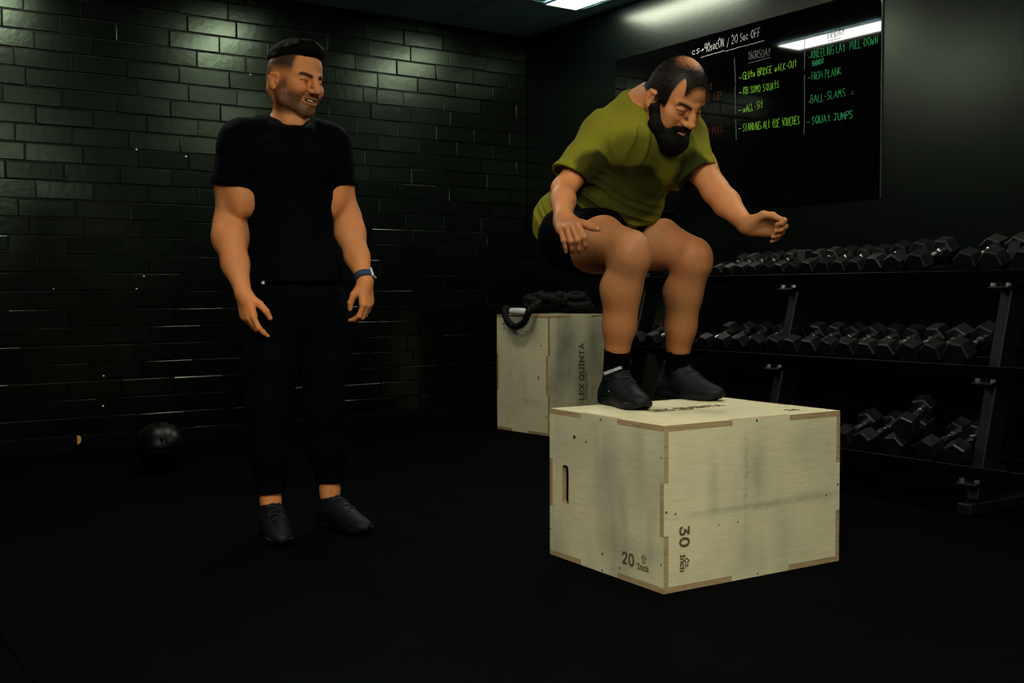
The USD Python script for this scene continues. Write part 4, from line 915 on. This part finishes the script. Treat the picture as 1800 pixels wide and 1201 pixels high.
# ------------------------------------------------------------------ the crouching man on the box (olive jersey)
SK2 = (.45, .168, .062)
ftN, ftF = (unit((Pm(1120, 722, 3.70) - Pm(1046, 716, 3.98)) * (1, 1, 0)), unit((Pm(1258, 702, 3.98) - Pm(1152, 700, 4.18)) * (1, 1, 0)))
BT = 20 * IN                                                   # top of the box
base2 = Pm(1140, 710, 3.97); base2[2] = BT
man2 = thing('person', 'bearded man in olive t-shirt and black shorts, crouching on the big jump box', 'person', base2)
S = Shape()
Fw = unit(RIGHT * (1, 1, 0) * .81 - unit(FWD * (1, 1, 0)) * .58); Sd = np.cross(V(0, 0, 1), Fw)     # facing, and towards his left
hipN, hipF = Pm(1003, 418, 4.06), Pm(1090, 405, 4.24)
knN, knF = Pm(1107, 442, 3.72), Pm(1216, 452, 3.98)
anN, anF = Pm(1083, 640, 3.86), Pm(1190, 640, 4.13)
shN, shF = Pm(1066, 244, 3.93), Pm(1200, 245, 4.08)
elN, wrN = Pm(990, 332, 3.86), Pm(990, 384, 3.68)
elF, wrF = Pm(1258, 336, 3.99), Pm(1312, 396, 3.85)
nk2 = Pm(1122, 196, 4.00); pel = Pm(1030, 398, 4.17); bel = Pm(1075, 335, 4.06); che = Pm(1120, 262, 4.0)
Bx = frame(unit(shF - shN), (0, 0, 1)); B3 = Bx[:3, :3]
spine = unit(che - pel); TB = frame(unit(np.cross(spine, np.cross(shF - shN, spine))), spine)[:3, :3]          # x across, y towards the back?, z up the spine
ac = TB[:, 0] * (1 if TB[:, 0] @ (shF - shN) > 0 else -1); TB = np.stack([ac, np.cross(spine, ac), spine], 1)    # across to his left, towards his back, up the spine
def torso2(S, g, drape=0):
    S.ell(che, (.185 + g, .125 + g, .155 + g), TB, .05)
    S.ell(bel - TB[:, 1] * .02, (.180 + g, .145 + g, .16 + g), TB, .06)
    S.ell(pel, (.178 + g, .150 + g, .140 + g), TB, .06)
    S.cone(shN, shF, .072 + g, .070 + g, .06)
    for a in (shN, shF):
        S.cone(nk2 + spine * .0, a + V(0, 0, .02), .058 + g * .7, .05 + g, .05); S.ell(a + V(0, 0, -.015), np.array((.072, .072, .082)) + g, None, .03)
    for u in (-1, 1): S.ell(che + TB @ V(.08 * u, -.085, .02), np.array((.09, .05, .075)) + g, TB, .04)
torso2(S, 0)
def limb(*a): S.chain(*a)
up_ = elN * .5 + shN * .5
S.chain([shN, up_, elN], [.062, .052, .040], .03); S.chain([elN, elN * .6 + wrN * .4 , wrN], [.040, .042, .030], .02)
S.chain([shF, shF * .5 + elF * .5, elF], [.062, .057, .047], .03); S.chain([elF, elF * .65 + wrF * .35, wrF], [.047, .047, .029], .025)
for h_, k_, a_ in ((hipN, knN, anN), (hipF, knF, anF)):
    S.chain([h_, h_ * .55 + k_ * .45, k_ + V(0, 0, .008)], [.108, .097, .066], .05)
    S.ell(k_ + Fw * .012 + V(0, 0, -.01), (.062, .062, .066), None, .03)
    calf = k_ * .68 + a_ * .32 - Fw * .018
    S.chain([k_ + V(0, 0, -.03), calf, k_ * .35 + a_ * .65 - Fw * .006, a_], [.058, .066, .054, .040], .03)
    S.cone(k_ + Fw * .03 + V(0, 0, -.04), k_ * .4 + a_ * .6 + Fw * .015, .030, .026, .03)
    S.cone(a_, V(a_[0], a_[1], BT + .06), .038, .036, .02); S.cone(V(a_[0], a_[1], BT + .055), V(a_[0], a_[1], BT + .042) + (ftN if a_ is anN else ftF) * .09, .032, .022, .015)
# head: bowed, looking down at the box
hd = unit(RIGHT * (1, 1, 0) * math.sin(math.radians(37)) - unit(FWD * (1, 1, 0)) * math.cos(math.radians(37)))
pit = math.radians(40); hx2 = unit(hd * math.cos(pit) - V(0, 0, math.sin(pit))); hl2 = np.cross(V(0, 0, 1), hd); hs2 = 1.19
C2 = Pm(1183, 169, 3.86); M2 = np.eye(4); M2[:3, 0], M2[:3, 1], M2[:3, 2], M2[:3, 3] = hx2, hl2, np.cross(hx2, hl2), C2
p2 = head_ops(S, M2, hs2, slit=0, occ=.011)
S.chain([nk2 - spine * .03, nk2 * .5 + p2(-.035, 0, -.03) * .5, p2(-.030, 0, -.03)], [.080, .070, .064], .035)
cN = ((44, 46, 24), (52, 48, 26), (54, 48, 26), (50, 34, 16))
fN = unit(-FWD * .80 + V(0, 0, -.36) + RIGHT * .16); tN, HN = hand_ops(S, wrN, fN, V(0, 0, .85) - FWD * .42 - RIGHT * .22, 1, cN, ((.055, .050, -.016), (.082, .066, -.022), (.104, .082, -.026)), 1.06)
cF = ((52, 62, 36), (56, 66, 36), (58, 64, 36), (56, 58, 30))
fF = unit(RIGHT * .93 + V(0, 0, .02) - FWD * .1); tF, HF = hand_ops(S, wrF, fF, FWD * .80 + V(0, 0, .50) + RIGHT * .1, -1, cF, ((.052, .046, -.018), (.082, .048, -.030), (.106, .038, -.044)), 1.04)
hb2 = boxof(p2(.13, 0, 0), p2(.11, 0, .06), p2(.09, .04, .09), p2(.09, -.04, .09), p2(-.05, 0, .13), p2(-.12, 0, .10), p2(0, .1, 0), p2(0, -.1, 0), p2(.08, 0, -.13), p2(0, 0, .13), nk2 + V(.09, .09, -.02), nk2 - V(.09, .09, .0), pad=.01)
bN = boxof(wrN, *[q for t in tN for q in t[:2]], wrN + fN * .1, pad=.055); bF = boxof(wrF, *[q for t in tF for q in t[:2]], wrF + fF * .1, pad=.055)
body2 = multires(S, .0072, [(*hb2, .0026), (*bN, .0024), (*bF, .0024)])
v = np.array(body2.vertices); col = skin_colors(v, SK2, seed=2)
Lh = (v - C2) @ M2[:3, :3] / hs2; Lh[:, 2] = np.where(Lh[:, 2] < 0, Lh[:, 2] / .86, Lh[:, 2]); x, y, z = Lh.T; ay = np.abs(y); near = (np.abs(Lh) < .17).all(1)
col[near] = face_tint(col[near], Lh[near], 'calm')
nz = meshkit.fbm(v * 300., 2, 3)
# cropped hair with a thin crown and receding temples
hl_ = np.where(ay < .046, .085, .054)                # hairline: how far forward the hair reaches
cap = smooth01(z, .030, .052) * (1 - smooth01(x, hl_ - .008, hl_ + .006)) * (z > .0)
sides = smooth01(ay, .045, .06) * smooth01(z, -.030, .0) * (1 - smooth01(x, .028, .042)) * smooth01(-x, -.045, -.030 + .03)
sides = smooth01(ay, .040, .052) * smooth01(z, -.026, -.010) * (1 - smooth01(x, .050, .055)) * (1 - smooth01(ay, .0765, .080) * (z < .025) * (x < .012))
nape = smooth01(-x, .01, .05) * smooth01(z, -.028, .008)
thin = np.exp(-(((x - .002) / .038) ** 2 + (y / .046) ** 2) ** 2) * (z > .05) * .98
hair = np.clip(np.maximum(np.maximum(cap, sides), nape) * (1 - .80 * np.clip(thin, 0, 1)), 0, 1) * near
col = mixc(col, (.0075, .0068, .0066), np.clip(hair * (1.06 + .4 * (nz - .5)), 0, .98))
low_ = smooth01(pel[2] + .04 - v[:, 2], .0, .06) * smooth01((v - pel) @ Fw, .10, .16)      # legs darker as a whole, with a fine hair grain
col = col * (1 - low_ * (.38 + .22 * (meshkit.fbm(v * (260., 260., 60.), 2, 17) - .5)))[:, None]
part(man2, 'body', body2, 'skin', colors=col)
# beard
Bd = Shape(); E = lambda c, r, k=.02, mode='u': Bd.ell(p2(*c), np.array(r) * hs2, M2[:3, :3], k * hs2, mode)
Cc = lambda a, b, ra, rb=None, k=.02, mode='u': Bd.cone(p2(*a), p2(*b), ra * hs2, None if rb is None else rb * hs2, k * hs2, mode)
for u in (-1, 1):
    Cc((.012, u * .0665, .000), (.018, u * .064, -.04), .0075, .016); Cc((.018, u * .063, -.04), (.045, u * .05, -.085), .017, .025); Cc((.045, u * .05, -.085), (.085, u * .014, -.115), .026, .032)
    Cc((.104, u * .006, -.0545), (.088, u * .027, -.064), .0075, .0065, .008); Cc((.088, u * .027, -.064), (.074, u * .032, -.092), .007, .014, .012)
E((.082, 0, -.118), (.038, .042, .034), .03); Cc((.05, 0, -.115), (.075, 0, -.142), .03, .024, .03); Cc((.101, -.012, -.090), (.101, .012, -.090), .008, .008, .01)
lo, hi = Bd.bounds(.03)
def bgrain(P): return .006 * (meshkit.fbm(((P - C2) @ M2[:3, :3]) * (120., 120., 60.), 2, 6) - .5)
Bd.add(bgrain, lo, hi, 0, 'w')
part(man2, 'beard', Bd.mesh(.003, lo, hi, n=1), 'beard_dark', smooth=True, label='full dark beard')
hr = np.random.default_rng(9); tri = body2.triangles_center; Lt = (tri - C2) @ M2[:3, :3] / hs2
w = np.minimum.reduce([hair[body2.faces[:, k]] for k in range(3)]); ok = np.where((w > .25) & (np.abs(Lt) < .16).all(1))[0]
pk = hr.choice(ok, 14000, p=(w[ok] / w[ok].sum())); nn = body2.face_normals[pk]; st2 = []
for i, f_ in enumerate(pk):
    a = tri[f_]; d = unit(nn[i] + M2[:3, 0] * .5 + hr.normal(0, .25, 3)); L_ = hr.uniform(.003, .0065); st2.append(np.array([a - nn[i] * .001, a + d * L_]))
curves(man2, 'hair', st2, .0008, 'hair_dark', label='short cropped dark hair, thin on the crown')
# jersey
T = Shape(); torso2(T, .013)
hN, hF = Pm(1000, 312, 3.88), Pm(1224, 312, 4.01); dN, dF = unit(elN - shN), unit(elF - shF)
T.sleeve([shN, shN * .45 + hN * .55, hN + dN * .06], [.077, .075, .074], hN, dN + RIGHT * .12 + V(0, 0, -.1), .035, bore=.054); T.sleeve([shF, shF * .5 + hF * .5, hF + dF * .06], [.079, .078, .078], hF, dF, .035, bore=.066)
T.ell(pel - TB[:, 1] * -.03 + V(0, 0, -.035), (.200, .17, .13), TB, .05)                     # shirt tail over the seat
T.ell(bel - TB[:, 1] * .055 + V(0, 0, -.02), (.17, .11, .10), TB, .05)
lo, hi = T.bounds(.03)
T.cone(nk2 + spine * .02 - TB[:, 1] * .008, nk2 + spine * .12 - TB[:, 1] * .05, .084, .115, .006, 's')
T.slab(pel - spine * .10 + V(0, 0, -.0), unit(-spine + V(0, 0, -.5) - Fw * .25), pel - .4, pel + .4, k=.006)
T.collar(nk2 + spine * .02 - TB[:, 1] * .008, nk2 + spine * .12 - TB[:, 1] * .05, .084, .115)
T.slab(Pm(1165, 384, 3.90), RIGHT * .22 - UP * .97, pel - .6, pel + .6, k=.006)
def crease(pts, r, sgn='u'): 
    for a, b in zip(pts[:-1], pts[1:]): T.cone(a, b, r, r * .8, .018, sgn)
for pl in () and (((1052, 205, 3.80), (1085, 265, 3.80), (1075, 330, 3.84)), ((1075, 215, 3.83), (1098, 280, 3.83), (1100, 345, 3.86)), ((1180, 275, 3.92), (1172, 320, 3.90), (1160, 352, 3.92)), ((1196, 262, 3.95), (1190, 300, 3.93)), ((1030, 345, 3.92), (1090, 352, 3.86), (1150, 345, 3.92)), ((1028, 366, 3.93), (1090, 374, 3.88), (1148, 366, 3.94)),
           ((965, 330, 4.2), (958, 380, 4.2)), ((975, 390, 4.12), (990, 440, 4.1)), ((1040, 215, 3.82), (1010, 262, 3.80)), ((1060, 240, 3.8), (1020, 292, 3.80))):
    crease([Pm(*q) for q in pl], .0045)
def fold2(P):
    q = (P - che) @ TB; X, Y, Z = q[..., 0], q[..., 1], q[..., 2]
    warp = .05 * (meshkit.noise(q * 7, 3) - .5)
    hang = 1 - np.abs(2 * meshkit.noise(np.stack([(X + warp) * 17, Y * 9, Z * 4.5 + X * 3], -1), 15) - 1)            # long folds hanging from the shoulders
    roll = 1 - np.abs(2 * meshkit.noise(np.stack([X * 3.5, Y * 3, (Z + .4 * warp) * 34], -1), 22) - 1)             # creases across the belly
    low = 1 / (1 + np.exp((Z + .10) * 40))
    arm_ = 1 - smooth01(np.abs(X), .19, .25)
    return arm_ * -.011 * hang ** 3 * (1 - low) - arm_ * .009 * roll ** 2 * low + .005 * (meshkit.fbm(q * 11, 2, 8) - .5) + .003
T.add(fold2, lo, hi, 0, 'w')
tj = T.mesh(.0062, lo, hi); v = np.array(tj.vertices)
base_c = np.array((.165, .147, .012)); c2 = np.tile(base_c, (len(v), 1)) * (1 + .25 * (meshkit.fbm(v * 9., 3, 4) - .5))[:, None]
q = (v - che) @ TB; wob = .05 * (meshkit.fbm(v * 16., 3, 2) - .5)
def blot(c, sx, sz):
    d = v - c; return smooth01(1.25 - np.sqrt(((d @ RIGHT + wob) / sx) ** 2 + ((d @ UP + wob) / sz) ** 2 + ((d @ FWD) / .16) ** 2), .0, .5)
sweat_shade = np.clip(.80 * blot(Pm(1036, 300, 3.84), .060, .062) + .9 * blot(Pm(1212, 306, 3.98), .055, .085) + .60 * blot(Pm(1125, 290, 3.84), .16, .115) + .85 * blot(Pm(1095, 345, 3.90), .20, .10), 0, .93)  # sweat patches by the sleeves; chest and belly shade painted into the colour
c2 = mixc(c2, (.010, .0098, .0018), np.clip(sweat_shade * 1.04, 0, .96))
part(man2, 't_shirt', tj, 'olive_jersey', colors=c2, label='olive green t-shirt with sweaty patches and painted shade on chest and belly')
# collar seam
cr = [nk2 + spine * .022 - TB[:, 1] * .008 + TB @ V(.088 * math.cos(a), .088 * math.sin(a), 0) for a in np.linspace(0, 2 * np.pi, 40)[:-1]]
# shorts
H = Shape(); H.ell(pel - V(0, 0, .025), (.188, .165, .135), TB, .05)
lo, hi = None, None
for h_, k_, f_ in ((hipN, knN, .47), (hipF, knF, .52)):
    e = h_ * (1 - f_) + k_ * f_; H.sleeve([h_, e, e + unit(k_ - h_) * .05], [.122, .120, .124], e, unit(k_ - h_) + V(0, 0, -.25), .03)
lo, hi = H.bounds(.03); H.add(lambda P: .012 * (meshkit.fbm(P * 12., 3, 31) - .5), lo, hi, 0, 'w')
part(man2, 'shorts', H.mesh(.0078, lo, hi), 'shorts_black', smooth=True, label='black training shorts')
for a_ in (anN, anF):
    K = Shape(); K.cone(a_ + V(0, 0, -.03), a_ + (knN - anN) * .15, .046, .0485, .02); lo, hi = K.bounds(.02); K.slab(a_ + (knN - anN) * .135, unit(knN - anN), lo, hi); K.add(lambda P: .002 * np.sin(P[..., 2] * 700), lo, hi, 0, 'w')
    part(man2, 'sock', K.mesh(.0045, lo, hi), 'sock_black', smooth=True)
hN_ = V(*Pm(1046, 716, 3.98)[:2], BT); tN_ = V(*Pm(1120, 722, 3.70)[:2], BT); hF_ = V(*Pm(1152, 700, 4.18)[:2], BT); tF_ = V(*Pm(1258, 702, 3.98)[:2], BT)
sp, up_n, R_ = boot(man2, hN_, tN_, anN, .30, 'shoe', 'high')
def hit(px, py):                                               # where the line of sight through a place of the photograph meets the shoe
    d = unit(at(px, py, 1) - EYE); h, _, t = up_n.ray.intersects_location([EYE], [d])
    if not len(h): return None, None
    k = np.linalg.norm(h - EYE, axis=1).argmin(); return h[k], up_n.face_normals[t[k]]
dd = [(h - EYE) @ FWD for h in (hit(x_, y_)[0] for x_, y_ in ((1070, 656), (1080, 654), (1088, 654))) if h is not None]
D_ = (min(dd) if dd else 3.78) - .006
ha, hb_ = at(1062, 660, D_ + .004), at(1094, 648, D_)
xd = unit(hb_ - ha); nd = unit(-FWD - RIGHT * .10 + V(0, 0, .35)); F_ = frame(xd, nd, ha)
q = meshkit.text_mesh('SKECHERS', .0105, depth=.0012); q.apply_scale((np.linalg.norm(hb_ - ha) * .96 / q.bounds[1][0], 1, 1)); q.apply_translation((.001, 0, .0005)); q.apply_transform(F_)
tg_ = bevel_box((np.linalg.norm(hb_ - ha) + .010, .019, .014), .005, center=(np.linalg.norm(hb_ - ha) / 2, .0045, -.007), M=F_)
part(sp, 'tongue', tg_, 'shoe_black', smooth=40); part(sp, 'tongue_lettering', q, 'white_print', smooth=False)
hc = hit(1070, 687)
if hc[0] is not None: part(sp, 'side_tab', cyl(hc[0] - FWD * .003, hc[0] - FWD * .006 + RIGHT * .012 - UP * .014, .0018, 6), 'white_print', label='tiny white tab on the side of the shoe')
boot(man2, hF_, tF_, anF, .30, 'shoe', 'high')
